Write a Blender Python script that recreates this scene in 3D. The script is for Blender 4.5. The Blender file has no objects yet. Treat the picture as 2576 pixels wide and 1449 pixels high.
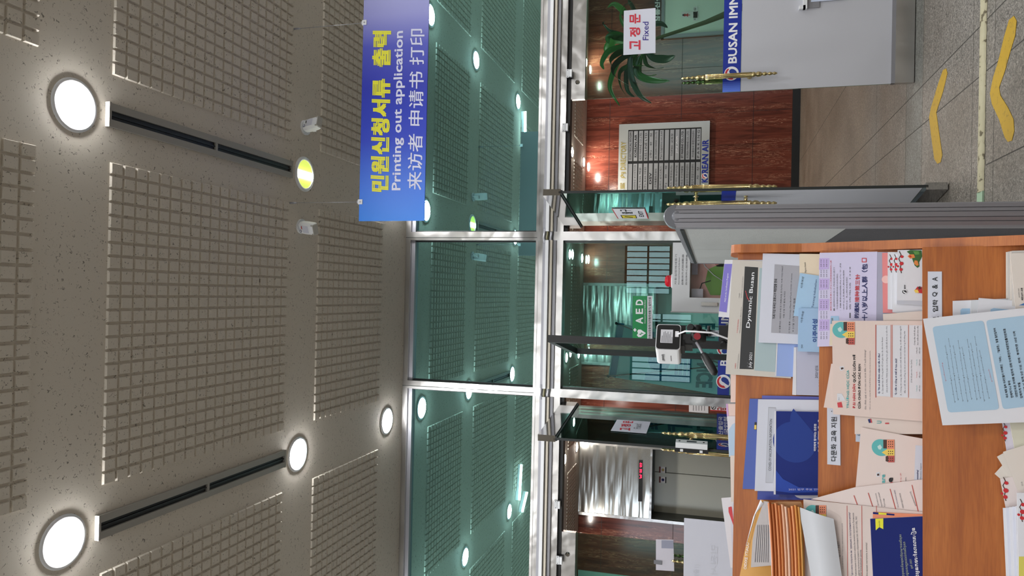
import bpy, math, random
from mathutils import Vector as V3
random.seed(7)
SC = bpy.context.scene
COL = SC.collection
rad = math.radians

# ------------------------------------------------------------------ camera, world, exposure
IW, IH = 2576, 1449
FPX, YAW, PITCH, ROLL, ZC = 1842.12, rad(.43215), rad(15.594), rad(1.12068), 1.3
fwd = V3((math.sin(YAW)*math.cos(PITCH), math.cos(YAW)*math.cos(PITCH), math.sin(PITCH)))
rgt0 = V3((math.cos(YAW), -math.sin(YAW), 0))
up0 = rgt0.cross(fwd)
rgt = rgt0*math.cos(ROLL) + up0*math.sin(ROLL)
upv = up0*math.cos(ROLL) - rgt0*math.sin(ROLL)
CAM = V3((0, 0, ZC))
cd = bpy.data.cameras.new('camera'); cam = bpy.data.objects.new('camera', cd); COL.objects.link(cam)
# the phone was held upright while the file is stored sideways: the room's "up" points to the picture's left
cx, cy, cz = upv*-1, rgt, fwd*-1
from mathutils import Matrix
cam.matrix_world = Matrix(((cx.x, cy.x, cz.x, CAM.x), (cx.y, cy.y, cz.y, CAM.y), (cx.z, cy.z, cz.z, CAM.z), (0, 0, 0, 1)))
cd.sensor_fit = 'HORIZONTAL'; cd.sensor_width = 36.0; cd.lens = 36.0*FPX/IW; cd.clip_start = .05; cd.clip_end = 100
SC.camera = cam
w = bpy.data.worlds.new('world'); SC.world = w; w.use_nodes = True
bg = w.node_tree.nodes['Background']; bg.inputs[0].default_value = (.82, .9, 1, 1); bg.inputs[1].default_value = 4.0
SC.view_settings.view_transform = 'Standard'; SC.view_settings.look = 'None'
SC.view_settings.exposure = 0.0; SC.view_settings.gamma = 1.0; SC.view_settings.use_curve_mapping = False
SC.cycles.max_bounces = 10; SC.cycles.diffuse_bounces = 4; SC.cycles.glossy_bounces = 5; SC.cycles.transparent_max_bounces = 16; SC.cycles.caustics_reflective = False
LAMP = 264.0          # brightness of the hall's ceiling lamps
LOBBY_LAMP = 290.0    # brightness of the lobby's ceiling lamps

# key planes of the place (metres)
YG, ZT, ZL, YB = 5.65, 3.78, 3.62, 13.1      # door wall, hall ceiling, lobby ceiling, lobby back wall

def ray(x, y):
    return rgt*((IH-y-IH/2)/FPX) - upv*((x-IW/2)/FPX) + fwd
def at(x, y, Y=None, Z=None, X=None):
    v = ray(x, y)
    if Y is not None: t = (Y-CAM.y)/v.y
    elif Z is not None: t = (Z-CAM.z)/v.z
    else: t = (X-CAM.x)/v.x
    return CAM + v*t
class Pl:
    """a real plane in the place (a sheet, a pane, a wall) that marks are laid out on"""
    def __init__(s, p, n): s.p = V3(p); s.n = V3(n).normalized()
    def pt(s, x, y, lift=0.0):
        v = ray(x, y); t = (s.p-CAM).dot(s.n)/v.dot(s.n)
        return CAM + v*t + s.n*lift
    def off(s, d): return Pl(s.p + s.n*d, s.n)

# ------------------------------------------------------------------ materials
def c(r, g, b):
    f = lambda u: (u/255/12.92 if u/255 <= .04045 else ((u/255+.055)/1.055)**2.4)
    return (f(r), f(g), f(b), 1)
MATS = {}
def mat(name, col=None, rough=.6, metal=0., emit=0., spec=None):
    if name in MATS: return MATS[name]
    m = bpy.data.materials.new(name); m.use_nodes = True
    b = m.node_tree.nodes['Principled BSDF']
    b.inputs['Base Color'].default_value = col; b.inputs['Roughness'].default_value = rough; b.inputs['Metallic'].default_value = metal
    if spec is not None: b.inputs['Specular IOR Level'].default_value = spec
    if emit:
        b.inputs['Emission Color'].default_value = col; b.inputs['Emission Strength'].default_value = emit
    MATS[name] = m; return m
def nodes(m): return m.node_tree.nodes, m.node_tree.links, m.node_tree.nodes['Principled BSDF']
def add(nt, t, **k):
    n = nt.new(t)
    for a, v in k.items():
        if a in n.inputs: n.inputs[a].default_value = v
        else: setattr(n, a, v)
    return n
def ramp(nt, stops):
    r = nt.new('ShaderNodeValToRGB'); e = r.color_ramp.elements
    e[0].position, e[0].color = stops[0]; e[1].position, e[1].color = stops[-1]
    for p, col in stops[1:-1]:
        q = e.new(p); q.color = col
    return r
def coords(nt, lk, scale, rot=(0, 0, 0)):
    g = nt.new('ShaderNodeNewGeometry'); mp = nt.new('ShaderNodeMapping')
    mp.inputs['Scale'].default_value = scale; mp.inputs['Rotation'].default_value = rot
    lk.new(g.outputs['Position'], mp.inputs['Vector']); return mp
def bump(nt, lk, b, src, strength, dist):
    bp = nt.new('ShaderNodeBump'); bp.inputs['Strength'].default_value = strength; bp.inputs['Distance'].default_value = dist
    lk.new(src, bp.inputs['Height']); lk.new(bp.outputs[0], b.inputs['Normal'])

def speckle(name, base, fleck, scale, lo, hi, rough=.8, bmp=0.):
    m = mat(name, base, rough); nt, lk, b = nodes(m)
    mp = coords(nt, lk, (1, 1, 1))
    n = add(nt, 'ShaderNodeTexNoise', Scale=scale, Detail=2.0, Roughness=.5, Distortion=1.2); lk.new(mp.outputs[0], n.inputs['Vector'])
    r = ramp(nt, [(0, base), (lo, base), (hi, fleck), (1, fleck)]); lk.new(n.outputs['Fac'], r.inputs[0])
    lk.new(r.outputs[0], b.inputs['Base Color'])
    if bmp: bump(nt, lk, b, n.outputs['Fac'], bmp, .004)
    return m
M_ceil = speckle('ceiling_board', c(211, 203, 190), c(128, 122, 112), 74, .63, .71, .85)
M_wall = mat('plaster', c(196, 194, 188), .8)

def granite():
    m = mat('granite', c(150, 145, 138), .45); nt, lk, b = nodes(m)
    mp = coords(nt, lk, (1, 1, 1))
    n = add(nt, 'ShaderNodeTexNoise', Scale=62.0, Detail=3.0, Roughness=.62, Distortion=1.8); lk.new(mp.outputs[0], n.inputs['Vector'])
    r = ramp(nt, [(.32, c(70, 66, 60)), (.5, c(142, 137, 129)), (.66, c(196, 191, 182))]); lk.new(n.outputs['Fac'], r.inputs[0])
    big = add(nt, 'ShaderNodeTexNoise', Scale=1.6, Detail=3.0); lk.new(mp.outputs[0], big.inputs['Vector'])
    r2 = ramp(nt, [(.3, c(205, 200, 192)), (.7, c(255, 255, 255))]); lk.new(big.outputs['Fac'], r2.inputs[0])
    mx = nt.new('ShaderNodeMixRGB'); mx.blend_type = 'MULTIPLY'; mx.inputs[0].default_value = .9
    lk.new(r.outputs[0], mx.inputs[1]); lk.new(r2.outputs[0], mx.inputs[2])
    # blue-grey sill stone, then lobby bands: reflected light painted into the floor colour
    g = nt.new('ShaderNodeNewGeometry'); sx = nt.new('ShaderNodeSeparateXYZ'); lk.new(g.outputs['Position'], sx.inputs[0])
    mr = nt.new('ShaderNodeMapRange'); mr.inputs['From Min'].default_value = 3.5; mr.inputs['From Max'].default_value = 13.5
    lk.new(sx.outputs['Y'], mr.inputs['Value'])
    t = lambda y: (y-3.5)/10
    W, BR, BL, BR2 = c(204, 203, 202), c(200, 186, 172), c(174, 186, 190), c(208, 192, 174)
    rb = ramp(nt, [(0, W), (t(5.42), W), (t(5.43), BL), (t(5.86), BL), (t(5.87), W), (t(6.6), BR), (t(6.9), W), (t(7.6), BR2), (t(8.1), BR), (t(9.3), BR2), (t(10.6), BR), (1, BR)])
    lk.new(mr.outputs[0], rb.inputs[0])
    mx2 = nt.new('ShaderNodeMixRGB'); mx2.blend_type = 'MULTIPLY'; mx2.inputs[0].default_value = .9
    lk.new(mx.outputs[0], mx2.inputs[1]); lk.new(rb.outputs[0], mx2.inputs[2])
    lk.new(mx2.outputs[0], b.inputs['Base Color']); bump(nt, lk, b, n.outputs['Fac'], .25, .003)
    return m
M_floor = granite()
M_joint = mat('slab_joint', c(58, 55, 50), .8)

def marble():
    m = mat('red_marble', c(120, 60, 45), .12); nt, lk, b = nodes(m)
    mp = coords(nt, lk, (5.0, 5.0, .5))
    n = add(nt, 'ShaderNodeTexNoise', Scale=2.2, Detail=8.0, Roughness=.62, Distortion=1.1); lk.new(mp.outputs[0], n.inputs['Vector'])
    r = ramp(nt, [(.25, c(62, 31, 25)), (.42, c(96, 49, 39)), (.55, c(122, 64, 50)), (.66, c(102, 51, 40)), (.8, c(140, 82, 66))]); lk.new(n.outputs['Fac'], r.inputs[0])
    mv = coords(nt, lk, (8.0, 8.0, .75))
    v = add(nt, 'ShaderNodeTexNoise', Scale=2.6, Detail=6.0, Roughness=.6, Distortion=1.8); lk.new(mv.outputs[0], v.inputs['Vector'])
    rv = ramp(nt, [(.475, (0, 0, 0, 1)), (.497, (1, 1, 1, 1)), (.503, (1, 1, 1, 1)), (.525, (0, 0, 0, 1))]); lk.new(v.outputs['Fac'], rv.inputs[0])
    msk = add(nt, 'ShaderNodeTexNoise', Scale=1.1, Detail=2.0); lk.new(mp.outputs[0], msk.inputs['Vector'])
    rm = ramp(nt, [(.48, (0, 0, 0, 1)), (.62, (.7, .7, .7, 1))]); lk.new(msk.outputs['Fac'], rm.inputs[0])
    mm = nt.new('ShaderNodeMath'); mm.operation = 'MULTIPLY'; lk.new(rv.outputs[0], mm.inputs[0]); lk.new(rm.outputs[0], mm.inputs[1])
    mx = nt.new('ShaderNodeMixRGB'); lk.new(mm.outputs[0], mx.inputs[0]); lk.new(r.outputs[0], mx.inputs[1]); mx.inputs[2].default_value = c(214, 160, 130)
    lk.new(mx.outputs[0], b.inputs['Base Color']); return m
M_marble = marble()

def wood():
    m = mat('orange_beech', c(176, 102, 52), .42); nt, lk, b = nodes(m)
    mp = coords(nt, lk, (1.3, 3, 16))
    n = add(nt, 'ShaderNodeTexNoise', Scale=2.0, Detail=4.0, Roughness=.5, Distortion=1.0); lk.new(mp.outputs[0], n.inputs['Vector'])
    r = ramp(nt, [(.3, c(154, 82, 29)), (.5, c(171, 96, 37)), (.7, c(181, 106, 45))]); lk.new(n.outputs['Fac'], r.inputs[0])
    mp2 = coords(nt, lk, (9, 30, 150))
    n2 = add(nt, 'ShaderNodeTexNoise', Scale=3.0, Detail=2.0); lk.new(mp2.outputs[0], n2.inputs['Vector'])
    r2 = ramp(nt, [(.35, c(240, 235, 230)), (.6, c(255, 255, 255))]); lk.new(n2.outputs['Fac'], r2.inputs[0])
    mx = nt.new('ShaderNodeMixRGB'); mx.blend_type = 'MULTIPLY'; mx.inputs[0].default_value = 1
    lk.new(r.outputs[0], mx.inputs[1]); lk.new(r2.outputs[0], mx.inputs[2]); lk.new(mx.outputs[0], b.inputs['Base Color']); return m
M_wood = wood()

def steel(name, col, rough, wav=0., sc=(2, 2, 2)):
    m = mat(name, col, rough, 1.0); nt, lk, b = nodes(m)
    if wav:
        mp = coords(nt, lk, sc); n = add(nt, 'ShaderNodeTexNoise', Scale=1.5, Detail=1.5); lk.new(mp.outputs[0], n.inputs['Vector'])
        bump(nt, lk, b, n.outputs['Fac'], wav, .05)
    return m
M_steel = steel('brushed_steel', c(196, 194, 192), .28, .25, (4, 4, 4))
M_steel2 = steel('wavy_steel_sheet', c(222, 224, 220), .20, .5, (.7, .7, 5))
M_chrome = steel('polished_steel', c(200, 200, 200), .08)
M_brass = steel('brass', c(208, 188, 138), .16)
M_alu = mat('grey_aluminium', c(146, 146, 152), .38, .35)
M_black = mat('black', c(20, 20, 21), .45)
M_rubber = mat('dark_rubber', c(34, 38, 38), .6)
M_white = mat('white_plastic', c(224, 226, 229), .45)
M_cream = mat('cream_plastic', c(214, 206, 190), .5)
M_frost = mat('frosted_film', c(187, 188, 195), .55)
M_blue = mat('blue_film', c(22, 46, 150), .4)
M_blue2 = mat('light_blue_film', c(90, 124, 226), .4)
M_lens = mat('lamp_lens', (.98, .99, 1, 1), .5, 0, LAMP)
M_lensL = mat('lobby_lamp_lens', (1, .93, .84, 1), .5, 0, LOBBY_LAMP)
M_red = mat('red', c(190, 24, 34), .4)
M_txt = mat('ink_black', c(28, 28, 32), .7)
M_grey = mat('ink_grey', c(96, 96, 102), .7)
M_w = mat('ink_white', c(236, 236, 240), .6)
M_navy = mat('ink_navy', c(30, 36, 96), .6)
P_white = mat('paper_white', c(214, 214, 220), .7)
P_cool = mat('paper_cool', c(204, 206, 218), .7)
P_warm = mat('paper_warm', c(214, 206, 198), .7)
P_pink = mat('paper_blush', c(220, 200, 192), .7)

def glass(name, tint, ior=1.5):
    m = bpy.data.materials.new(name); m.use_nodes = True; nt = m.node_tree.nodes; lk = m.node_tree.links; nt.clear()
    o = nt.new('ShaderNodeOutputMaterial'); mx = nt.new('ShaderNodeMixShader'); fr = nt.new('ShaderNodeFresnel'); fr.inputs[0].default_value = ior
    t = nt.new('ShaderNodeBsdfTransparent'); t.inputs[0].default_value = tint
    g = nt.new('ShaderNodeBsdfGlossy'); g.inputs['Roughness'].default_value = .0; g.inputs['Color'].default_value = (.85, 1, .96, 1)
    lk.new(fr.outputs[0], mx.inputs[0]); lk.new(t.outputs[0], mx.inputs[1]); lk.new(g.outputs[0], mx.inputs[2]); lk.new(mx.outputs[0], o.inputs[0])
    return m
M_glass = glass('clear_green_glass', (.44, .69, .68, 1), 1.6)
M_glassD = glass('tinted_green_glass', (.64, .82, .76, 1), 1.5)
M_glassO = glass('thick_door_glass', (.55, .76, .71, 1), 2.1)
M_acryl = glass('clear_acrylic', (.93, .96, .96, 1), 1.45)
def mirror_glass():
    m = mat('mirrored_green_glass', (.47, .96, .98, 1), .0, 1.0); return m
M_trans = mirror_glass()

# ------------------------------------------------------------------ mesh builder
def wloc(o):
    p = V3((0, 0, 0))
    while o: p += o.location; o = o.parent
    return p
class MB:
    def __init__(s): s.v = []; s.f = []; s.m = []; s.mats = []; s.sm = []
    def mi(s, m):
        if m not in s.mats: s.mats.append(m)
        return s.mats.index(m)
    def face(s, pts, m, smooth=False):
        i = len(s.v); s.v += [tuple(p) for p in pts]; s.f.append(list(range(i, i+len(pts)))); s.m.append(s.mi(m)); s.sm.append(smooth)
    def mesh(s, vs, fs, m, smooth=False):
        i = len(s.v); s.v += [tuple(p) for p in vs]; k = s.mi(m)
        for f in fs: s.f.append([i+a for a in f]); s.m.append(k); s.sm.append(smooth)
    def hexa(s, p, m):  # 8 points: bottom 4 (ccw), top 4
        s.mesh(p, [(3, 2, 1, 0), (4, 5, 6, 7), (0, 1, 5, 4), (1, 2, 6, 5), (2, 3, 7, 6), (3, 0, 4, 7)], m)
    def box(s, a, b, m, bev=0.):
        x0, x1 = sorted((a[0], b[0])); y0, y1 = sorted((a[1], b[1])); z0, z1 = sorted((a[2], b[2]))
        s.hexa([(x0, y0, z0), (x1, y0, z0), (x1, y1, z0), (x0, y1, z0), (x0, y0, z1), (x1, y0, z1), (x1, y1, z1), (x0, y1, z1)], m)
    def prism(s, poly, ext, m):
        """poly: ccw 3D points seen against ext; extruded by vector ext"""
        n = len(poly); e = V3(ext); a = [V3(p) for p in poly]; b = [p+e for p in a]
        s.mesh(a+b, [tuple(range(n-1, -1, -1)), tuple(range(n, 2*n))]+[(i, (i+1) % n, n+(i+1) % n, n+i) for i in range(n)], m)
    def obox(s, ctr, ax, ay, az, m):
        ctr = V3(ctr); ax, ay, az = V3(ax), V3(ay), V3(az)
        P = lambda a, b, d: ctr+ax*a+ay*b+az*d
        s.hexa([P(-1, -1, -1), P(1, -1, -1), P(1, 1, -1), P(-1, 1, -1), P(-1, -1, 1), P(1, -1, 1), P(1, 1, 1), P(-1, 1, 1)], m)
    def lathe(s, p0, axis, prof, m, n=20, caps=True, smooth=True):
        """prof: list of (distance along axis, radius)"""
        p0 = V3(p0); a = V3(axis).normalized(); t = V3((0, 0, 1)) if abs(a.z) < .9 else V3((1, 0, 0))
        u = a.cross(t).normalized(); w_ = a.cross(u)
        vs = []
        for d, r in prof:
            for i in range(n):
                q = 2*math.pi*i/n; vs.append(p0+a*d+(u*math.cos(q)+w_*math.sin(q))*max(r, 1e-5))
        fs = [(j*n+i, j*n+(i+1) % n, (j+1)*n+(i+1) % n, (j+1)*n+i) for j in range(len(prof)-1) for i in range(n)]
        s.mesh(vs, fs, m, smooth)
        if caps:
            i0 = len(s.v)-len(vs)
            for ring in (list(range(n-1, -1, -1)), list(range((len(prof)-1)*n, len(prof)*n))):
                s.f.append([i0+q for q in ring]); s.m.append(s.mi(m)); s.sm.append(False)
    def cyl(s, p0, p1, r, m, n=16):
        d = V3(p1)-V3(p0); s.lathe(p0, d, [(0, r), (d.length, r)], m, n)
    def tube(s, pts, r, m, n=8):
        pts = [V3(p) for p in pts]; rings = []
        for i, p in enumerate(pts):
            d = (pts[min(i+1, len(pts)-1)]-pts[max(i-1, 0)]).normalized()
            t = V3((0, 0, 1)) if abs(d.z) < .95 else V3((1, 0, 0)); u = d.cross(t).normalized(); w_ = d.cross(u)
            rr = r[i] if isinstance(r, (list, tuple)) else r
            rings.append([p+(u*math.cos(2*math.pi*k/n)+w_*math.sin(2*math.pi*k/n))*rr for k in range(n)])
        vs = [q for g in rings for q in g]
        s.mesh(vs, [(j*n+i, j*n+(i+1) % n, (j+1)*n+(i+1) % n, (j+1)*n+i) for j in range(len(pts)-1) for i in range(n)], m, True)
        i0 = len(s.v)-len(vs)
        s.f.append([i0+k for k in range(n-1, -1, -1)]); s.f.append([i0+(len(pts)-1)*n+k for k in range(n)]); s.m += [s.mi(m)]*2; s.sm += [False]*2
    def grid(s, P, m, th=0., smooth=True):
        """P: rows of points; a thin sheet with thickness th along its own normals"""
        R, C_ = len(P), len(P[0]); vs = [V3(q) for row in P for q in row]
        fs = [(j*C_+i, j*C_+i+1, (j+1)*C_+i+1, (j+1)*C_+i) for j in range(R-1) for i in range(C_-1)]
        s.mesh(vs, fs, m, smooth)
    def build(s, name, parent=None, label=None, cat=None, group=None, kind=None):
        base = wloc(parent) if parent else None
        if base is None:
            xs = [q[0] for q in s.v]; ys = [q[1] for q in s.v]; zs = [q[2] for q in s.v]
            base = V3(((min(xs)+max(xs))/2, (min(ys)+max(ys))/2, min(zs)))
        me = bpy.data.meshes.new(name)
        me.from_pydata([(a-base.x, b-base.y, d-base.z) for a, b, d in s.v], [], s.f)
        for m in s.mats: me.materials.append(m)
        me.polygons.foreach_set('material_index', s.m); me.polygons.foreach_set('use_smooth', s.sm)
        me.validate(); me.update()
        o = bpy.data.objects.new(name, me); COL.objects.link(o)
        if parent: o.parent = parent
        else: o.location = base
        tag(o, label, cat, group, kind); return o
def tag(o, label=None, cat=None, group=None, kind=None):
    if label: o['label'] = label
    if cat: o['category'] = cat
    if group: o['group'] = group
    if kind: o['kind'] = kind
    return o
def thing(name, label, cat, loc, group=None, kind=None):
    o = bpy.data.objects.new(name, None); o.empty_display_size = .1; COL.objects.link(o); o.location = V3(loc); return tag(o, label, cat, group, kind)
def dup(root, loc, label=None):
    r = root.copy(); COL.objects.link(r); r.location = V3(loc)
    if label: r['label'] = label
    for ch in list(root.children):
        k = ch.copy(); COL.objects.link(k); k.parent = r
        for g in ch.children:
            q = g.copy(); COL.objects.link(q); q.parent = k
    return r

# ------------------------------------------------------------------ lettering
_tc = bpy.data.curves.new('lettering', 'FONT'); _to = bpy.data.objects.new('lettering', _tc); COL.objects.link(_to)
_tc.resolution_u = 2
_cache = {}
def glyphs(body, bold):
    if (body, bold) not in _cache:
        _tc.body = body; _tc.offset = bold
        dg = bpy.context.evaluated_depsgraph_get(); dg.update()
        me = _to.evaluated_get(dg).to_mesh()
        vs = [(q.co.x, q.co.y) for q in me.vertices]; fs = [tuple(p.vertices) for p in me.polygons]
        _to.evaluated_get(dg).to_mesh_clear()
        _cache[(body, bold)] = (vs, fs)
    return _cache[(body, bold)]
def text(mb, body, bl, br, tl, m, bold=0., fit=True):
    """letters filling the parallelogram bl-br-tl (3D points)"""
    vs, fs = glyphs(body, 0.)
    if not vs: return
    x0 = min(q[0] for q in vs); x1 = max(q[0] for q in vs); y0 = min(q[1] for q in vs); y1 = max(q[1] for q in vs)
    bl, br, tl = V3(bl), V3(br), V3(tl); ex = (br-bl)/max(x1-x0, 1e-6); ey = (tl-bl)/max(y1-y0, 1e-6)
    k = bold*.9
    nz = ex.cross(ey).normalized()*max(.00012, ey.length*.0015)
    for j, (dx, dy) in enumerate(((0, 0),) if bold < .004 else ((-k, -k), (k, k), (-k, k), (k, -k))):
        mb.mesh([bl+ex*(a-x0+dx)+ey*(b-y0+dy)+nz*j for a, b in vs], fs, m)
def ptext(mb, pl, body, bl, br, tl, m, bold=0., lift=.0006):
    """letters laid on plane pl between picture positions (image x, image y)"""
    text(mb, body, pl.pt(*bl, lift), pl.pt(*br, lift), pl.pt(*tl, lift), m, bold)
def patch(mb, pl, pts, m, lift=.0004):
    mb.face([pl.pt(x, y, lift) for x, y in pts], m)
def scribble(mb, pl, body, p0, p1, h, m, lift=.0006, bold=0.):
    """one printed line from picture point p0 to p1 (reading direction), h px tall towards the sheet's top"""
    dx, dy = p1[0]-p0[0], p1[1]-p0[1]; L = math.hypot(dx, dy); ux, uy = dy/L*h, -dx/L*h
    if ux > 0: ux, uy = -ux, -uy
    ptext(mb, pl, body, p0, p1, (p0[0]+ux, p0[1]+uy), m, bold, lift)
def disc(mb, ctr, u, v, r, m, n=28, a0=0., a1=2*math.pi):
    ctr, u, v = V3(ctr), V3(u), V3(v)
    full = abs(a1-a0-2*math.pi) < 1e-6
    pts = [ctr+(u*math.cos(a0+(a1-a0)*i/n)+v*math.sin(a0+(a1-a0)*i/n))*r for i in range(n if full else n+1)]
    mb.face(pts, m)
def emblem(mb, ctr, u, v, nrm, r, dark=False):
    """round swirl emblem: white ring, red upper sweep, blue lower drop"""
    ctr, n = V3(ctr), V3(nrm)
    disc(mb, ctr+n*.0005, u, v, r, M_w)
    P = lambda q, a, b: ctr+n*q+V3(u)*a*r+V3(v)*b*r
    red = mat('emblem_red', c(200, 40, 52), .5) if not dark else M_txt
    blu = mat('emblem_blue', c(22, 52, 140), .5) if not dark else M_txt
    outer = [(math.cos(t)*.88, math.sin(t)*.88) for t in [rad(200-170*i/14) for i in range(15)]]
    inner = [(math.cos(t)*.62+.06, math.sin(t)*.62-.02) for t in [rad(35+150*i/14) for i in range(15)]]
    for i in range(14):
        a, b, d, e = outer[i], outer[i+1], inner[13-i], inner[14-i]
        mb.face([P(.001, *a), P(.001, *b), P(.001, *d), P(.001, *e)], red)
    mb.face([P(.001, math.cos(2*math.pi*i/20)*.36+.3, math.sin(2*math.pi*i/20)*.36-.05) for i in range(20)], blu)
    mb.face([P(.0012, *q) for q in ((-.05, .02), (-.35, -.4), (-.5, -.72), (-.1, -.8), (.35, -.62), (.62, -.3), (.3, -.1))][::-1], blu)

# ------------------------------------------------------------------ the setting: floor, ceilings, walls
mb = MB(); mb.box((-7, -4.2, -.2), (7, 13.6, 0), M_floor)
for x, y0, y1 in ((1.181, 2.2, 9.5), (1.445, 2.2, 12.2), (.70, 3.2, 4.2), (-.2, -3, 12), (2.3, -3, 13), (-1.4, -3, 13)):
    mb.box((x-.003, y0, 0), (x+.003, y1, .0006), M_joint)
for y in (4.10, 4.42, 5.42, 5.86, 6.9, 2.9):
    mb.box((-5, y-.0015, 0), (5, y+.0015, .0005), M_joint)
mb.build('floor', label='speckled grey granite floor running from the hall into the lobby', cat='floor', kind='structure')

def waffle(mb, x0, x1, y0, y1, z, nx, ny, m, h=.010, gap=.0042, slope=.0035):
    px_, py = (x1-x0)/nx, (y1-y0)/ny
    for i in range(nx):
        for j in range(ny):
            a, b = x0+i*px_+gap, x0+(i+1)*px_-gap; d, e = y0+j*py+gap, y0+(j+1)*py-gap
            s = slope
            mb.mesh([(a, d, z), (b, d, z), (b, e, z), (a, e, z), (a+s, d+s, z-h), (b-s, d+s, z-h), (b-s, e-s, z-h), (a+s, e-s, z-h)],
                    [(4, 7, 6, 5), (0, 4, 5, 1), (1, 5, 6, 2), (2, 6, 7, 3), (3, 7, 4, 0)], m)
COLX = 1.735
cols = [-.85+COLX*k for k in range(-3, 4)]
mb = MB(); mb.box((-5.6, -4.2, ZT), (5.6, YG+.2, ZT+.15), M_ceil)
for x0 in cols:
    for y0, y1, ny in ((4.2, 5.15, 14), (2.515, 3.865, 19), (.82, 2.17, 19)):
        waffle(mb, x0, x0+1.372, y0, y1, ZT, 24, ny, M_ceil)
mb.build('ceiling', label='grey speckled hall ceiling with raised waffle panels in rows', cat='ceiling', kind='structure')

mb = MB(); M_lceil = speckle('lobby_ceiling_board', c(216, 211, 200), c(160, 154, 144), 40, .62, .7, .8)
mb.box((-7, YG+.2, ZL), (7, 13.3, ZL+.1), M_lceil)
for k in range(-4, 5):
    waffle(mb, -.85+COLX*k, -.85+COLX*k+1.372, 11.95, 12.75, ZL, 24, 4, M_lceil, .012, .012)
    waffle(mb, -.85+COLX*k, -.85+COLX*k+1.372, 9.6, 11.3, ZL, 24, 6, M_lceil, .012, .012)
mb.build('ceiling_lobby', label='lobby ceiling with slatted waffle panels above the red marble wall', cat='ceiling', kind='structure')

for nm, a, b in (('wall_left', (-5.7, -4.2, 0), (-5.5, YG+.1, ZT)), ('wall_right', (5.5, -4.2, 0), (5.7, YG+.1, ZT))):
    mb = MB(); mb.box(a, b, M_wall); mb.build(nm, label=f'plain plaster side wall of the hall on the {nm[5:]}', cat='wall', kind='structure')
# rear wall with two daylight windows (they show only as reflections in the door glass)
RW = [(.05, 1.05, 2.2, 3.15), (-1.75, -.35, 1.75, 3.0)]
mb = MB(); xs = [-5.6, RW[1][0], RW[1][1], RW[0][0], RW[0][1], 5.6]
for i in range(0, 5, 2): mb.box((xs[i], -4.2, 0), (xs[i+1], -4.0, ZT), M_wall)
for x0, x1, z0, z1 in RW:
    mb.box((x0, -4.2, 0), (x1, -4.0, z0), M_wall); mb.box((x0, -4.2, z1), (x1, -4.0, ZT), M_wall)
mb.build('wall_rear', label='hall wall behind the photographer with two barred windows', cat='wall', kind='structure')
for k, (x0, x1, z0, z1) in enumerate(RW):
    mb = MB(); mb.face([(x0, -4.12, z0), (x1, -4.12, z0), (x1, -4.12, z1), (x0, -4.12, z1)], M_acryl)
    n = int((x1-x0)/.12)
    for i in range(n+1): mb.box((x0+i*(x1-x0)/n-.012, -4.1, z0), (x0+i*(x1-x0)/n+.012, -4.07, z1), M_black)
    for z in (z0+.02, (z0+z1)/2, z1-.02): mb.box((x0, -4.1, z-.02), (x1, -4.06, z+.02), M_black)
    mb.build(f'window_{5+k}', label=['barred rear window mirrored as a bright grid in the door glass', 'wider barred rear window of the hall mirrored beside the tripod'][k], cat='window', kind='structure')
mb = MB(); mb.box((-7.2, YG+.2, 0), (-7, 13.3, ZL), M_marble); mb.build('wall_lobby_left', label='marble side wall of the lobby on the left', cat='wall', kind='structure')
mb = MB(); mb.box((7, YG+.2, 0), (7.2, 13.3, ZL), M_marble); mb.build('wall_lobby_right', label='marble side wall of the lobby on the right', cat='wall', kind='structure')

# lobby back wall in red marble with two lift openings
LIFT = [(-3.90, -2.68), (-1.20, .17)]
LZ = 2.36
mb = MB()
for a, b in ((-7, LIFT[0][0]), (LIFT[0][1], LIFT[1][0]), (LIFT[1][1], 7)): mb.box((a, YB, 0), (b, YB+.25, ZL), M_marble)
M_mj = mat('marble_joint', c(52, 24, 20), .5)
for z in (3.20, 1.95, .75):
    for a, b in ((-7, LIFT[0][0]), (LIFT[0][1], LIFT[1][0]), (LIFT[1][1], 7)): mb.box((a, YB-.0015, z-.004), (b, YB, z+.004), M_mj)
for x in (-5.2, .62, 1.9, 3.2, 4.0, 5.6): mb.box((x-.003, YB-.0015, 0), (x+.003, YB, ZL), M_mj)
mb.build('wall_back', label='red veined marble wall at the back of the lobby', cat='wall', kind='structure')
mb = MB()
for a, b in ((-7, LIFT[0][0]-.07), (LIFT[0][1]+.05, LIFT[1][0]-.05), (LIFT[1][1]+.05, 7)): mb.box((a, YB-.02, 0), (b, YB-.002, .125), M_black)
mb.build('baseboard_back', label='black skirting along the foot of the red marble wall', cat='skirting', kind='structure')

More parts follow.
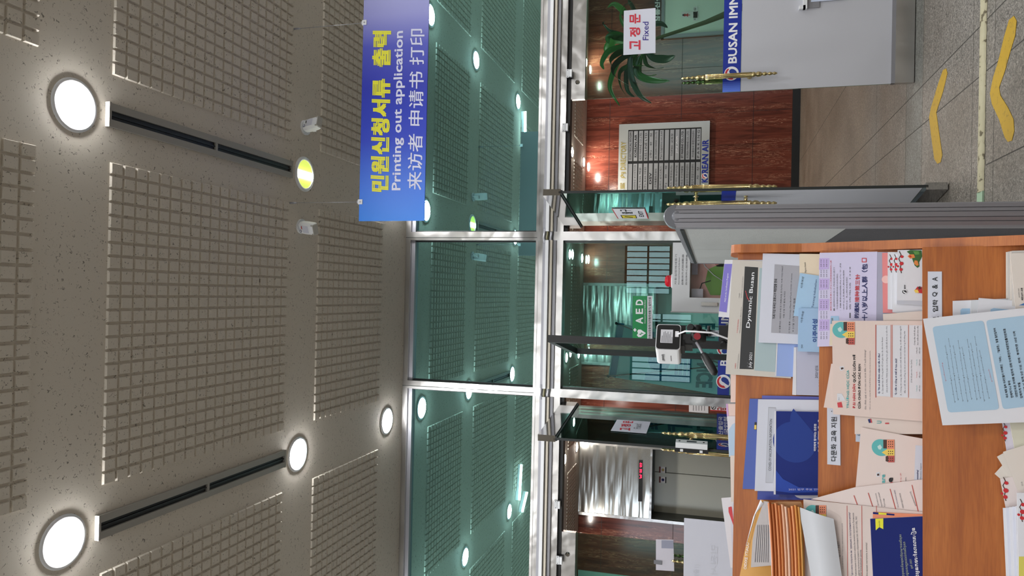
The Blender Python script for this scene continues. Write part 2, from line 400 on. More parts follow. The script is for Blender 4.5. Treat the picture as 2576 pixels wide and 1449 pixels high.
M_lift = mat('lift_door_paint', c(176, 178, 168), .3, .1); M_lift2 = mat('lift_door_mint', c(226, 244, 236), .35); M_jamb = mat('lift_jamb', c(70, 74, 72), .35, .6)
for k, (a, b) in enumerate(LIFT):
    t = thing(f'door_{6+k}', ['grey lift doors under the brushed lintel with a red dot display', 'green tinted lift doors behind the middle glass pane'][k], 'lift', (a, YB, 0), kind='structure')
    mb = MB(); mb.box((a, YB-.03, LZ), (b, YB+.25, ZL), M_steel2); mb.box((a-.05, YB-.04, LZ-.02), (a, YB+.02, ZL), M_steel); mb.box((b, YB-.04, 0), (b+.05, YB+.02, ZL), M_steel)
    mb.box((a-.05, YB-.04, 0), (a, YB+.02, LZ-.02), M_steel); mb.box((a, YB-.035, LZ-.035), (b, YB, LZ), M_steel)
    mb.build('lintel', t)
    mb = MB(); mb.box((a, YB, 0), (a+.012, YB+.42, LZ), M_jamb); mb.box((b-.012, YB, 0), (b, YB+.42, LZ), M_jamb); mb.box((a, YB+.25, LZ-.05), (b, YB+.42, LZ), M_jamb)
    mb.build('jamb', t)
    xm = (a+b)/2+.12*(k == 0)
    for q, (u0, u1) in enumerate(((a, xm-.006), (xm+.006, b))):
        mb = MB(); mb.box((u0, YB+.40, 0), (u1, YB+.44, LZ), M_lift if k == 0 else M_lift2); mb.build('door_panel', t)
    mb = MB(); mb.box((a, YB+.45, 0), (b, YB+.47, LZ), M_black); mb.build('shaft', t)
    if k == 0:
        mb = MB(); p0 = at(1617, 1262, Y=YB-.04); p1 = at(1607, 1157, Y=YB-.04)
        mb.box((p0.x, YB-.045, 2.488), (p1.x, YB-.03, 2.556), M_black)
        led = mat('red_led', (1, .02, .08, 1), .5, 0, 2.2); dim = mat('led_off', c(30, 44, 36), .6)
        X0, X1 = p0.x, p1.x; L = X1-X0
        for body, u0, u1, m_ in (('만', .94, .83, led), ('검', .78, .69, led), ('남', .66, .56, led)):
            text(mb, body, (X0+L*u1, YB-.047, 2.503), (X0+L*u0, YB-.047, 2.503), (X0+L*u1, YB-.047, 2.541), m_, .03)
        text(mb, '안전제일', (X0+L*.14, YB-.047, 2.505), (X0+L*.5, YB-.047, 2.505), (X0+L*.14, YB-.047, 2.539), dim)
        mb.build('display', t)
        for yy, top in ((1182, True), (1207, False)):
            pc = at(1667, yy, Y=YB+.395); mb = MB(); X, Z = pc.x, pc.z
            mb.box((X-.055, YB+.396, Z-.065), (X+.055, YB+.4, Z+.065), M_w)
            mb.box((X-.055, YB+.394, Z+.035), (X+.055, YB+.396, Z+.065), mat('sticker_red', c(120, 60, 60), .6))
            mb.box((X-.055, YB+.394, Z-.065), (X+.055, YB+.396, Z-.045), M_txt)
            disc(mb, (X, YB+.394, Z-.005), (1, 0, 0), (0, 0, 1), .026, M_navy if not top else mat('sticker_tan', c(190, 170, 120), .6), 12)
            mb.build('warning_sticker', t)
        pc = at(1646, 1209, Y=YB+.395); mb = MB(); mb.box((pc.x-.008, YB+.392, pc.z-.012), (pc.x+.008, YB+.4, pc.z+.012), M_txt); mb.build('peephole', t)

# ------------------------------------------------------------------ door wall: frame, transoms, header
MR0, MR1, ML0, ML1 = .42, .489, -.80, -.735
HB, HT = 2.455, 2.665
XE = 2.9
mb = MB(); mb.box((-5.6, YG-.1, 0), (-XE, YG+.2, ZT), M_wall); mb.box((XE, YG-.1, 0), (5.6, YG+.2, ZT), M_wall); mb.build('wall_front', label='plaster piers either side of the glass door wall', cat='wall', kind='structure')
for k, (a, b, lab) in enumerate(((MR0, MR1, 'steel mullion between the open glass door with the exit sign and the middle pane'), (ML0, ML1, 'steel mullion between the middle pane and the open glass door with the lock'))):
    mb = MB(); mb.box((a, YG-.06, 0), (b, YG+.06, ZT), M_steel); mb.box((a+.02, YG-.063, HT), (a+.024, YG-.06, ZT), M_jamb); mb.build(f'trim_{1+k}', label=lab, cat='mullion', kind='structure')
mb = MB()
for a, b in ((-XE, ML0), (ML1, MR0), (MR1, XE)):
    mb.box((a, YG-.06, ZT-.042), (b, YG+.06, ZT), M_steel); mb.box((a, YG-.035, ZT-.075), (b, YG+.035, ZT-.042), M_alu)
mb.build('trim_3', label='steel head rail where the mirrored panes meet the ceiling', cat='frame rail', kind='structure')
mb = MB()
for a, b in ((-XE, ML0), (ML1, MR0), (MR1, XE)):
    mb.box((a, YG-.055, HB), (b, YG+.06, HT), M_steel); mb.box((a, YG-.06, HT-.012), (b, YG-.04, HT+.008), M_steel)
    mb.box((a, YG-.075, HB+.052), (b, YG-.055, HB+.075), M_alu); mb.box((a, YG-.07, HT-.088), (b, YG-.055, HT-.05), M_alu)
for a, b in ((-XE, ML0), (MR1, XE)): mb.box((a, YG-.03, HB-.028), (b, YG+.05, HB), M_black)
mb.build('trim_4', label='brushed steel door header across all the glass doors', cat='header', kind='structure')
for k, (a, b, lab) in enumerate(((MR1, XE, 'green mirrored transom pane behind the blue hanging sign'), (ML1, MR0, 'green mirrored transom pane in the middle bay'), (-XE, ML0, 'green mirrored transom pane above the door with the lock'))):
    mb = MB(); mb.box((a, YG, HT), (b, YG+.012, ZT-.04), M_trans)
    for x in (a, b-.012): mb.box((x, YG-.012, HT), (x+.012, YG, ZT-.05), M_rubber)
    mb.build(f'window_{1+k}', label=lab, cat='transom window', kind='structure')

def band_film(mb, x0, x1, y, lighten=None):
    """blue banner strip and frosted film on a fixed pane, on its room side"""
    mb.box((x0, y-.002, 1.195), (x1, y-.001, 1.279), M_blue)
# middle fixed pane
mb = MB(); mb.box((ML1, YG, .06), (MR0, YG+.012, HB), M_glass); mb.box((ML1, YG-.02, 0), (MR0, YG+.03, .06), M_steel)
for x in (ML1, MR0-.016): mb.box((x, YG-.014, .06), (x+.016, YG+.02, HB), M_jamb)
band_film(mb, ML1+.016, MR0-.016, YG); mb.box((ML1+.016, YG-.002, .06), (MR0-.016, YG-.001, 1.19), M_frost)
emblem(mb, (-.62, YG-.003, 1.237), (1, 0, 0), (0, 0, 1), (0, -1, 0), .052)
text(mb, 'BUSAN IMMIGRATION', (-.5, YG-.004, 1.212), (.39, YG-.004, 1.212), (-.5, YG-.004, 1.262), M_w, .02)
mb.build('window_4', label='clear fixed pane in the middle bay with the blue banner strip', cat='glass pane', kind='structure')

def handle(t, p, axis_out, z0, z1, nm='pull_handle'):
    """fluted brass pull with turned finials, standing off the glass along axis_out"""
    mb = MB(); o = V3(axis_out); q = V3((p[0], p[1], 0))+o*.055; r = .0165; L = z1-z0
    f0 = .16
    prof = [(0, .003), (.012, .009), (.022, .012), (.032, .006), (.045, .012), (.056, .013), (.066, .006), (.082, .014), (.094, .013), (.102, .008), (.118, .018), (.135, .02), (.15, .012), (.16, .019), (.168, .019), (.172, r)]
    full = prof+[(L-d, rr) for d, rr in reversed(prof)]
    mb.lathe((q.x, q.y, z0), (0, 0, 1), full, M_brass, 16)
    for i in range(10):
        a = 2*math.pi*i/10; x, y = q.x+math.cos(a)*r, q.y+math.sin(a)*r
        mb.cyl((x, y, z0+.175), (x, y, z1-.175), .0028, M_brass, 5)
    for z in (z0+.19, z1-.19):
        mb.lathe(V3((p[0], p[1], z)), o, [(0, .019), (.006, .019), (.01, .009), (.02, .009), (.026, .014), (.033, .009), (.055, .009)], M_brass, 12)
    mb.build(nm, t)

# fixed leaves
for side in (1, -1):
    a, b = (1.527, XE) if side > 0 else (-XE, -1.848)
    t = thing(f'door_{1 if side > 0 else 2}', 'fixed glass door with the blue immigration banner and a brass pull' if side > 0 else 'fixed glass door at the far side behind the white poster board', 'glass door', ((a+b)/2, YG, 0), kind='structure')
    mb = MB(); mb.box((a, YG-.006, .12), (b, YG+.006, 2.32), M_glassD); mb.build('glass_pane', t)
    mb = MB(); mb.box((a, YG-.022, .006), (b, YG+.022, .125), M_steel); mb.box((a, YG-.02, .125), (b, YG+.02, .15), M_alu); mb.build('bottom_rail', t)
    mb = MB(); mb.box((a, YG-.022, 2.316), (b, YG+.022, 2.425), M_steel)
    xl = 1.66 if side > 0 else -2.02
    mb.lathe((xl, YG-.022, 2.375), (0, -1, 0), [(0, .018), (.004, .018), (.005, .012), (.008, .012)], M_chrome, 16)
    mb.build('top_rail', t)
    mb = MB(); mb.box((a, YG-.009, .15), (b, YG-.0065, 1.155), M_frost); mb.build('frosted_film', t)
    mb = MB(); x1 = a+.09 if side > 0 else b-.09
    if side > 0:
        for i in range(6):
            f = i/5; mb.box((a+.09*i/6, YG-.010, 1.158), (a+.09*(i+1)/6, YG-.0065, 1.284), mat(f'banner_fade_{i}', tuple(M_blue2.node_tree.nodes['Principled BSDF'].inputs[0].default_value[j]*(1-f)+M_blue.node_tree.nodes['Principled BSDF'].inputs[0].default_value[j]*f for j in range(4)), .4))
        mb.box((x1, YG-.010, 1.158), (b, YG-.0065, 1.284), M_blue)
        pl = Pl((0, YG-.0105, 0), (0, -1, 0))
        text(mb, 'BUSAN IMMIGRATION OFFICE', pl.pt(1853, 158), pl.pt(1853, 158)+V3((1.30, 0, 0)), pl.pt(1832, 159), M_w, .025)
        ec = pl.pt(1840, 185); emblem(mb, ec, (1, 0, 0), (0, 0, 1), (0, -1, 0), .052)
    else: mb.box((a, YG-.010, 1.158), (b, YG-.0065, 1.284), M_blue)
    mb.build('banner_strip', t)
    p = at(1850, 190, Y=YG-.06); hx = p.x if side > 0 else at(1720, 1414, Y=YG-.06).x
    handle(t, (hx, YG-.006), (0, -1, 0), .905, 1.585); handle(t, (hx, YG+.006), (0, 1, 0), .905, 1.585)

# open leaves: hinge by the mullion, swung towards the hall
def leaf(nm, hinge, free, label, text_side):
    h, f = V3((*hinge, 0)), V3((*free, 0)); d = (f-h).normalized(); n = V3((-d.y, d.x, 0))*text_side   # n: face looked at from the camera
    L = (f-h).length; t = thing(nm, label, 'glass door', (h+f)/2, kind='structure')
    def slab(mb, s0, s1, z0, z1, th, m, off=0.): mb.obox(h+d*(s0+s1)/2+n*off+V3((0, 0, (z0+z1)/2)), d*(s1-s0)/2, n*th/2, V3((0, 0, (z1-z0)/2)), m)
    mb = MB(); slab(mb, .02, L-.006, .11, 2.33, .012, M_glassO); mb.build('glass_pane', t)
    mb = MB(); slab(mb, L-.006, L, .11, 2.33, .016, M_rubber); mb.build('edge_seal', t)
    mb = MB(); slab(mb, 0, L, 2.318, 2.437, .044, M_chrome); slab(mb, .0, L, 2.306, 2.318, .03, M_rubber); mb.build('top_rail', t)
    mb = MB(); slab(mb, 0, L, .008, .122, .044, M_chrome); mb.build('bottom_rail', t)
    mb = MB(); slab(mb, .02, L-.01, .14, 1.19, .001, M_frost, .0072); mb.build('frosted_film', t)
    mb = MB(); slab(mb, .02, L-.01, 1.192, 1.279, .0012, M_blue, .0075)
    return t, mb, h, d, n, L
t, mb, h, d, n, L = leaf('door_3', (.535, 5.60), (.684, 4.8), 'open glass door beside the marble lobby view with the exit sign', -1)
# lettering is printed for the lobby side, so it shows reversed through the glass
Q = lambda s, z, o=.009: h+d*s+n*o+V3((0, 0, z))
text(mb, '종합안내센터', Q(.05, 1.205), Q(.42, 1.205), Q(.05, 1.238), M_w, .02); text(mb, '외국인', Q(.05, 1.243), Q(.34, 1.243), Q(.05, 1.268), M_w, .02)
mb.build('banner_strip', t)
hp = h+d*(L-.12); handle(t, (hp.x, hp.y), n, .94, 1.63); handle(t, (hp.x, hp.y), -n, .94, 1.63)
door_r = (h, d, n, L)
t, mb, h, d, n, L = leaf('door_4', (-.852, 5.60), (-.965, 4.8), 'open glass door with the black and white push bar lock', 1)
text(mb, '부산출입국', Q(.62, 1.24), Q(.1, 1.24), Q(.62, 1.268), M_w, .02); text(mb, '외국인청', Q(.62, 1.203), Q(.1, 1.203), Q(.62, 1.233), M_w, .02)
emblem(mb, Q(L-.1, 1.236), -d, (0, 0, 1), n, .036)
mb.build('banner_strip', t)
hp = h+d*(L-.11); handle(t, (hp.x, hp.y), n, .94, 1.63); handle(t, (hp.x, hp.y), -n, .94, 1.63)
door_l = (h, d, n, L)
# push-bar lock clamped on the free edge
mb = MB(); cz = at(1740, 1118, Y=4.83).z; ctr = h+d*(L+.004)+V3((0, 0, cz))
lk_ = thing('door_lock', 'white and black battery lock clamped on the open glass door edge', 'door lock', ctr-V3((0, 0, .1)))
mb.obox(ctr+n*.028-d*.01, d*.032, n*.018, V3((0, 0, .098)), M_white); mb.build('lock_body', lk_)
mb = MB(); mb.obox(ctr+n*.047-d*.01, d*.011, n*.002, V3((0, 0, .03)), mat('lock_window', c(80, 84, 92), .3))
mb.build('push_button', lk_)
for z in (-.075, .075):
    mb = MB(); mb.lathe(ctr+n*.046-d*.01+V3((0, 0, z)), n, [(0, .006), (.003, .006)], M_txt, 10); mb.build('screw', lk_)
mb = MB(); mb.obox(ctr-n*.002+d*.004, d*.02, n*.013, V3((0, 0, .104)), M_black)
for z in (-.06, .06): mb.obox(ctr-n*.002+d*.025+V3((0, 0, z)), d*.002, n*.008, V3((0, 0, .009)), M_white)
mb.build('lock_clamp', lk_)

# black gap above the doors, wiring ducts and contact sensors along the header
def duct(nm, lab, z0, z1, y, r, m, spans):
    mb = MB()
    for a, b in spans: mb.box((a, y-r, z0), (b, YG-.056, z1), m)
    mb.build(nm, label=lab, cat='cable duct')
for a, b, w_ in ((MR1, XE, 'over the hanging sign side'), (ML1-.0, MR0, 'over the middle pane'), (-XE, ML0, 'over the door with the lock')):
    duct('cable_duct', f'upper white cable duct on the steel header {w_}', 2.563, 2.588, YG-.085, .014, M_white, ((a, b),))
    duct('cable_duct', f'lower cream cable duct on the steel header {w_}', 2.534, 2.551, YG-.08, .012, M_cream, ((a, b),))
for x0, lab in ((MR0, 'right-hand'), (ML0, 'left-hand')):
    mb = MB()
    for z, m in ((2.6, M_alu), (2.575, mat('olive_cable', c(120, 116, 84), .5)), (2.543, M_alu)):
        mb.tube([(x0-.02, YG-.075, z), (x0+.02, YG-.085, z+.003), (x0+.05, YG-.085, z-.002), (x0+.09, YG-.075, z)], .009, m)
    mb.build('cable_loop', label=f'bare cable ends crossing the {lab} mullion between ducts', cat='cable')
for (x, y, lab) in ((1431, 184, 'white contact sensor above the fixed door with the brass pull'), (1421, 320, 'white contact sensor strip above the open doorway near the lobby board'), (1401, 1270, 'white contact sensor above the lift doorway'), (1406, 1410, 'white contact sensor above the far fixed door')):
    p = at(x, y, Y=YG-.07); t = thing('contact_sensor', lab, 'door sensor', (p.x, YG-.06, p.z-.03))
    mb = MB(); mb.box((p.x-.032, YG-.068, p.z), (p.x+.032, YG-.056, p.z+.022), M_white)
    for s in (-.024, .024): mb.lathe((p.x+s, YG-.068, p.z+.011), (0, -1, 0), [(0, .003), (.001, .003)], M_txt, 8)
    mb.build('magnet', t)
    mb = MB(); mb.box((p.x-.028, YG-.075, p.z-.024), (p.x+.028, YG-.048, p.z-.004), M_white); mb.build('switch_body', t)

# ------------------------------------------------------------------ ceiling lamps, air slots, sensors
def lamp(nm, label, z, lens, r=.088, group=None):
    t = thing(nm, label, 'ceiling light', (0, 0, z), group)
    mb = MB(); mb.lathe((0, 0, z), (0, 0, -1), [(0, r+.02), (.004, r+.019), (.007, r+.010), (.0075, r), (.003, r-.002)], M_white, 36, False); mb.build('trim_ring', t)
    mb = MB(); mb.lathe((0, 0, z), (0, 0, -1), [(.003, r), (.010, r*.95), (.0155, r*.75), (.0195, r*.4), (.0205, 0)], lens, 32, False); mb.build('lens', t)
    return t
GX = [.712, 2.44, -1.025, -2.765, 4.18, -4.5]; GY = [2.335, 4.025, 5.30]
l0 = None
LAB = {(0, 0): 'large bright ceiling light near the slot by the hanging sign', (0, 2): 'ceiling light hidden behind the blue hanging sign',
       (2, 0): 'large bright ceiling light at the near end of the far air slot', (2, 1): 'bright ceiling light at the door end of the far air slot', (2, 2): 'small bright ceiling light close to the mirrored glass'}
for i, x in enumerate(GX):
    for j, y in enumerate(GY):
        if (i, j) == (0, 1): continue
        lab = LAB.get((i, j), f'ceiling light seen mirrored in the glass, {["near", "middle", "door"][j]} row of the {["", "first", "", "next", "outer", "outermost"][i]} file')
        if l0 is None: l0 = lamp('ceiling_light', lab, ZT, M_lens); l0.location = (x, y, ZT)
        else: dup(l0, (x, y, ZT), lab)
for x in GX[:4]:  # extra lamp rows out of view, added to light the rack front
    for y in (.3, -1.5, -3.2): dup(l0, (x, y, ZT), 'added unseen ceiling light brightening the rack from behind the photographer')['group'] = 'added lights behind the photographer'
# ageing lamp: yellow-green lens with a bright tube in the middle
t = thing('ceiling_light', 'dim yellow-green ceiling light between the two motion sensors', 'ceiling light', (GX[0], GY[1], ZT))
mb = MB(); r = .088; mb.lathe((GX[0], GY[1], ZT), (0, 0, -1), [(0, r+.02), (.006, r+.02), (.011, r+.012), (.011, r), (.004, r-.002)], M_white, 36, False); mb.build('trim_ring', t)
mb = MB(); disc(mb, (GX[0], GY[1], ZT-.006), (1, 0, 0), (0, -1, 0), r, mat('yellowed_lens', (.62, .72, .12, 1), .5, 0, 1.0), 36); mb.build('lens', t)
mb = MB(); mb.box((GX[0]-.03, GY[1]-.082, ZT-.014), (GX[0]+.016, GY[1]+.082, ZT-.007), mat('lamp_tube', (1, 1, .86, 1), .5, 0, 14)); mb.build('tube', t)

for X, lab in ((.714, 'long black ceiling air slot beside the hanging sign'), (-1.017, 'long black ceiling air slot leading to the small bright lights')):
    y0, y1 = 2.50, 3.86; t = thing('air_slot', lab, 'air vent', (X, (y0+y1)/2, ZT-.02))
    mb = MB(); fm = mat('slot_frame', c(156, 152, 145), .6)
    for s in (-1, 1): mb.box((X+s*.019, y0, ZT-.018), (X+s*.05, y1, ZT), fm)
    mb.box((X-.052, y0-.012, ZT-.022), (X+.052, y0, ZT), fm); mb.box((X-.052, y1, ZT-.02), (X+.052, y1+.012, ZT), fm); mb.box((X-.052, (y0+y1)/2-.008, ZT-.016), (X+.052, (y0+y1)/2+.008, ZT), fm)
    mb.box((X-.003, y0, ZT-.012), (X+.003, y1, ZT), M_black); mb.build('slot_frame', t)
    for a, b in ((y0+.004, (y0+y1)/2-.01), ((y0+y1)/2+.01, y1-.004)):
        mb = MB(); mb.box((X-.019, a, ZT-.006), (X+.019, b, ZT-.001), M_black); mb.build('slot', t)

# fluorescent battens, visible as reflections in the transom
M_tube = mat('fluorescent_tube', (1, 1, .97, 1), .4, 0, 18)
for (a, b, lab) in (((2.36, 2.14), (1.90, 2.12), 'short fluorescent batten mirrored beside the hanging sign'), ((-2.70, 2.02), (-2.25, 1.95), 'fluorescent batten mirrored above the lift doorway'), ((-2.90, 1.85), (-2.70, 1.62), 'second fluorescent batten crossing at its end')):
    p, q = V3((*a, ZT)), V3((*b, ZT)); t = thing('fluorescent_batten', lab, 'strip light', (p+q)/2)
    d_ = (q-p).normalized(); s_ = V3((-d_.y, d_.x, 0)); mid = (p+q)/2; hl = (q-p).length/2
    mb = MB(); mb.obox(mid-V3((0, 0, .02)), d_*hl, s_*.02, V3((0, 0, .02)), M_white); mb.build('housing', t)
    mb = MB(); mb.cyl(p-V3((0, 0, .055)), q-V3((0, 0, .055)), .012, M_tube, 10); mb.build('tube', t)

def motion(cx_, cy_, yaw, lab, red):
    t = thing('motion_sensor', lab, 'motion sensor', (cx_, cy_, ZT-.16))
    u = V3((math.cos(yaw), math.sin(yaw), 0)); v = V3((-math.sin(yaw), math.cos(yaw), 0)); z = V3((0, 0, 1)); o = V3((cx_, cy_, ZT))
    mb = MB(); pts = [o+u*.036*math.cos(a)*1.25+v*.05*math.sin(a) for a in [2*math.pi*i/20 for i in range(20)]]; mb.prism(pts, (0, 0, -.012), M_white)
    for s in (-1, 1): mb.cyl(o+v*.034*s-z*.012, o+v*.034*s-z*.014, .006, M_alu, 8)
    mb.build('ceiling_plate', t)
    mb = MB(); mb.lathe(o+v*.012-z*.01, (0, 0, -1), [(0, .017), (.03, .014), (.04, .017)], M_white, 14); mb.obox(o+v*.006-z*.058, u*.016, v*.022, z*.012, M_white); mb.build('swivel_bracket', t)
    # body: rounded wedge facing -v (towards the hall), tilted down
    mb = MB(); f = -v; dn = (f*.35-z).normalized(); nn = (f+z*.35).normalized(); b0 = o-z*.01+f*.02
    def ring(s, hw, dp): return [b0+dn*s+u*a*hw+nn*b*dp for a, b in ((-1, -1), (1, -1), (1, .3), (.62, 1), (-.62, 1), (-1, .3))]
    R_ = [ring(0, .03, .012), ring(.012, .036, .02), ring(.05, .037, .024), ring(.11, .036, .024), ring(.135, .034, .02)]
    vs = [q for g in R_ for q in g]; fs = [(j*6+i, j*6+(i+1) % 6, (j+1)*6+(i+1) % 6, (j+1)*6+i) for j in range(4) for i in range(6)]+[(5, 4, 3, 2, 1, 0), tuple(24+i for i in range(6))]
    mb.mesh(vs, fs, M_white)
    e0 = b0+dn*.028+nn*.0245
    disc(mb, e0-u*.014, u, -dn, .0085, M_navy, 14); disc(mb, e0-u*.014+nn*.0005, u, -dn, .005, M_w, 12)
    mb.face([e0+u*a+dn*b+nn*.0004 for a, b in ((0, .01), (.018, .01), (.018, .017), (0, .017))], M_red if red else M_txt)
    mb.build('body', t)
    mb = MB(); mb.obox(b0+dn*.075+nn*.0245, u*.022, dn*.024, nn*.0015, mat('sensor_lens', c(206, 208, 220), .25)); mb.build('lens_window', t)
    mb = MB(); mb.obox(b0+dn*.132+nn*.002, u*.03, dn*.01, nn*.018, mat('sensor_foot', c(168, 166, 158), .3)); mb.build('lower_window', t)
motion(1.0, 4.02, rad(14), 'white motion sensor on the ceiling between the sign wires, black mark', False)
motion(.385, 4.0, rad(-22), 'white motion sensor with a red mark beside the dim ceiling light', True)

# ------------------------------------------------------------------ lobby lamps and lobby things
ll = lamp('lobby_light', 'lobby ceiling light in front of the board of company plates', ZL, M_lensL, .075); ll.location = (2.33, 11.78, ZL)
for x, y, lab in ((2.36, 12.86, 'lobby ceiling light grazing the marble above the board of company plates'), (-2.67, 11.7, 'lobby ceiling light nearer the glass, before the lift with the red display'), (-2.68, 12.75, 'lobby ceiling light right at the lintel with the red display'),
                  (.655, 11.75, 'lobby ceiling light above the AED cabinet, nearer one'), (.65, 12.88, 'lobby ceiling light above the AED cabinet at the wall'), (-1.02, 11.65, 'lobby ceiling light over the blue banner, nearer one'), (-1.04, 12.74, 'lobby ceiling light over the blue banner at the lintel'),
                  (4.15, 11.8, 'lobby ceiling light above the leafy plant'), (4.15, 12.88, 'lobby ceiling light at the wall above the leafy plant'), (-4.4, 11.8, 'lobby ceiling light left of the lift with the red display')):
    dup(ll, (x, y, ZL), lab)
for x in (-2.7, -.2, 2.4):
    for y in (7.2, 9.5): dup(ll, (x, y, ZL), f'lobby ceiling light between the door wall and the lifts, {"first" if y < 8 else "second"} row, {"far side" if x < -1 else "middle" if x < 1 else "plant side"}')

# board of company plates
yb = YB-.045; pr = at(1670, 306, Y=yb).x; XA, XB = 1.50, 3.05
zt, zb = at(1558, 311, Y=yb).z, at(1786, 302, Y=yb).z
t = thing('directory_board', 'steel framed board of company name plates on the red marble', 'directory board', ((XA+XB)/2, YB-.02, zb))
zi1, zi0 = at(1579.5, 400, Y=yb).z, at(1763.5, 400, Y=yb).z
M_bframe = mat('board_frame_steel', c(206, 210, 206), .26, .6)
mb = MB(); fy0, fy1 = YB-.06, YB-.003
mb.box((XA, fy0, zi1), (XB, fy1, zt), M_bframe); mb.box((XA, fy0, zb), (XB, fy1, zi0), M_bframe)
xi1 = at(1670, 324, Y=yb).x
mb.box((xi1, fy0, zi0), (XB, fy1, zi1), M_bframe); mb.box((XA, fy0, zi0), (XA+.07, fy1, zi1), M_bframe)
gold = mat('gold_letters', c(176, 160, 92), .35, .7)
X = lambda y: at(1670, y, Y=yb).x
yt = fy0-.004; zc0 = (zi1+zt)/2
for body, y0, y1 in (('案', 474, 458), ('內', 446, 431), ('DIRECTORY', 425, 354)): text(mb, body, (X(y0), yt, zc0-.045), (X(y1), yt, zc0-.045), (X(y0), yt, zc0+.045), gold, .02)
kb = mat('sign_blue', c(24, 44, 150), .4); zc1 = (zb+zi0)/2
text(mb, 'K', (X(461), yt, zc1-.05), (X(451), yt, zc1-.05), (X(461), yt, zc1+.05), kb, .03); text(mb, 'REAN AIR', (X(438), yt, zc1-.05), (X(356), yt, zc1-.05), (X(438), yt, zc1+.05), kb, .03)
emblem(mb, (X(445), yt, zc1), (1, 0, 0), (0, 0, 1), (0, -1, 0), .05)
mb.build('frame', t)
mb = MB(); mb.box((XA+.06, YB-.035, zi0), (xi1, YB-.004, zi1), M_black)
nums = ['10', '9', '8', '', '7', '6', '', '5', '', '3', '', '2', '1', 'B']; H = (zi1-zi0)/14
for i, q in enumerate(nums):
    if q: text(mb, q, (XA+.12, YB-.038, zi1-H*(i+.8)), (XA+.12+.05*len(q), YB-.038, zi1-H*(i+.8)), (XA+.12, YB-.038, zi1-H*(i+.2)), M_w)
mb.build('backing', t)
LT = ['', '(주)대한항공 부산여객지점', '(주) KSS 해운', '(주) KSS 마린', 'DSV', '正洋海運株式会社', '(주)팍스 로지스틱스', '(주)   한   정', '토파스 여행정보(주)', '(주)진에어 부산지점', '대한항공 부산화물팀', '부산출입국 종합안내센터', '부산출입국 종합안내센터', '주   차   장']
RT = ['ELECTRICAL ROOM', 'KOREAN AIR', 'KSS MARINE CO.,LTD.', 'KSS LINE LTD.', '(주)   한   정', 'JEIL OCEAN MARINE CO.,LTD', 'Pan Logistics co.,Ltd', '', 'TOPAS  교육장', 'JIN AIR', 'ST MARINE CO., LTD.', 'KOREA MARINE CO., LTD.', '부산출입국 종합안내센터', 'P A R K I N G']
M_plate = mat('plate_steel', c(176, 178, 180), .35, .45)
for i in range(14):
    z1_, z0_ = zi1-H*(i+.09), zi1-H*(i+.86)
    for tx, y0, y1 in ((LT, 486, 410), (RT, 403, 327)):
        a, b = X(y0), X(y1); mb = MB(); mb.box((a, YB-.046, z0_), (b, YB-.035, z1_), M_plate); bd = tx[i]
        if bd:
            wd = min(.9, .055*len(bd)+.2); hh = z1_-z0_; x0 = a+(b-a)*(1-wd)/2; 
            mm = M_w if bd == 'JIN AIR' else M_txt
            text(mb, bd, (x0, YB-.049, z0_+hh*.24), (x0+(b-a)*wd, YB-.049, z0_+hh*.24), (x0, YB-.049, z1_-hh*.2), mm, .025 if bd in ('KOREAN AIR', 'ST MARINE CO., LTD.', 'DSV') else 0.)
        mb.build('name_plate', t)

# pale green restroom door with its little sign, white letters on the marble beside it
p = at(1663, 95, Y=YB); mb = MB(); M_mint = mat('mint_panel', c(232, 248, 238), .5)
t = thing('restroom_door', 'pale green restroom door in the lobby behind the fixed glass door', 'door', (p.x+.6, YB, 0))
mb.box((p.x+.03, YB-.03, 0), (p.x+1.6, YB-.005, p.z-.04), M_mint); mb.build('door_panel', t)
mb = MB(); mb.box((p.x-.03, YB-.05, 0), (p.x+.03, YB-.004, p.z), M_alu); mb.box((p.x-.03, YB-.05, p.z-.05), (p.x+1.65, YB-.004, p.z), M_alu); mb.build('door_frame', t)
pl = Pl((0, YB-.036, 0), (0, -1, 0)); mb = MB()
q = [pl.pt(1755, 53), pl.pt(1755, 17), pl.pt(1744, 17), pl.pt(1744, 53)]; mb.face(q, M_w); mb.face([pl.pt(1757, 45), pl.pt(1757, 29), pl.pt(1714, 29), pl.pt(1714, 45)], M_w)
cc = pl.pt(1719, 38, .003); disc(mb, cc, (1, 0, 0), (0, 0, 1), .018, M_txt, 10); disc(mb, pl.pt(1722.5, 38, .003), (1, 0, 0), (0, 0, 1), .024, M_red, 10)
mb.face([pl.pt(1724, 38, .003), pl.pt(1731, 43, .003), pl.pt(1731, 33, .003)], M_red); mb.face([pl.pt(1731, 39, .003), pl.pt(1731, 37, .003), pl.pt(1736, 37, .003), pl.pt(1736, 39, .003)], M_red)
ptext(mb, pl, '화 장 실', (1751, 51), (1751, 20), (1745, 51), M_txt, 0, .003); ptext(mb, pl, 'Toilet', (1755, 42), (1755, 28), (1752, 42), M_txt, 0, .003)
mb.build('restroom_sign', label='small white restroom sign with a red figure on the pale green door', cat='sign')
mb = MB(); pl = Pl((0, YB-.02, 0), (0, -1, 0)); p_ = [pl.pt(1661, 57), pl.pt(1661, -14), pl.pt(1646, -14), pl.pt(1646, 57)]
mb.prism(p_, (0, .015, 0), mat('dark_sign', c(40, 34, 32), .3)); ptext(mb, pl, '심통신실', (1660, 56), (1660, -12), (1648, 56), M_w, .04, .002)
mb.build('letter_sign', label='row of white letters above the pale green restroom door', cat='sign')

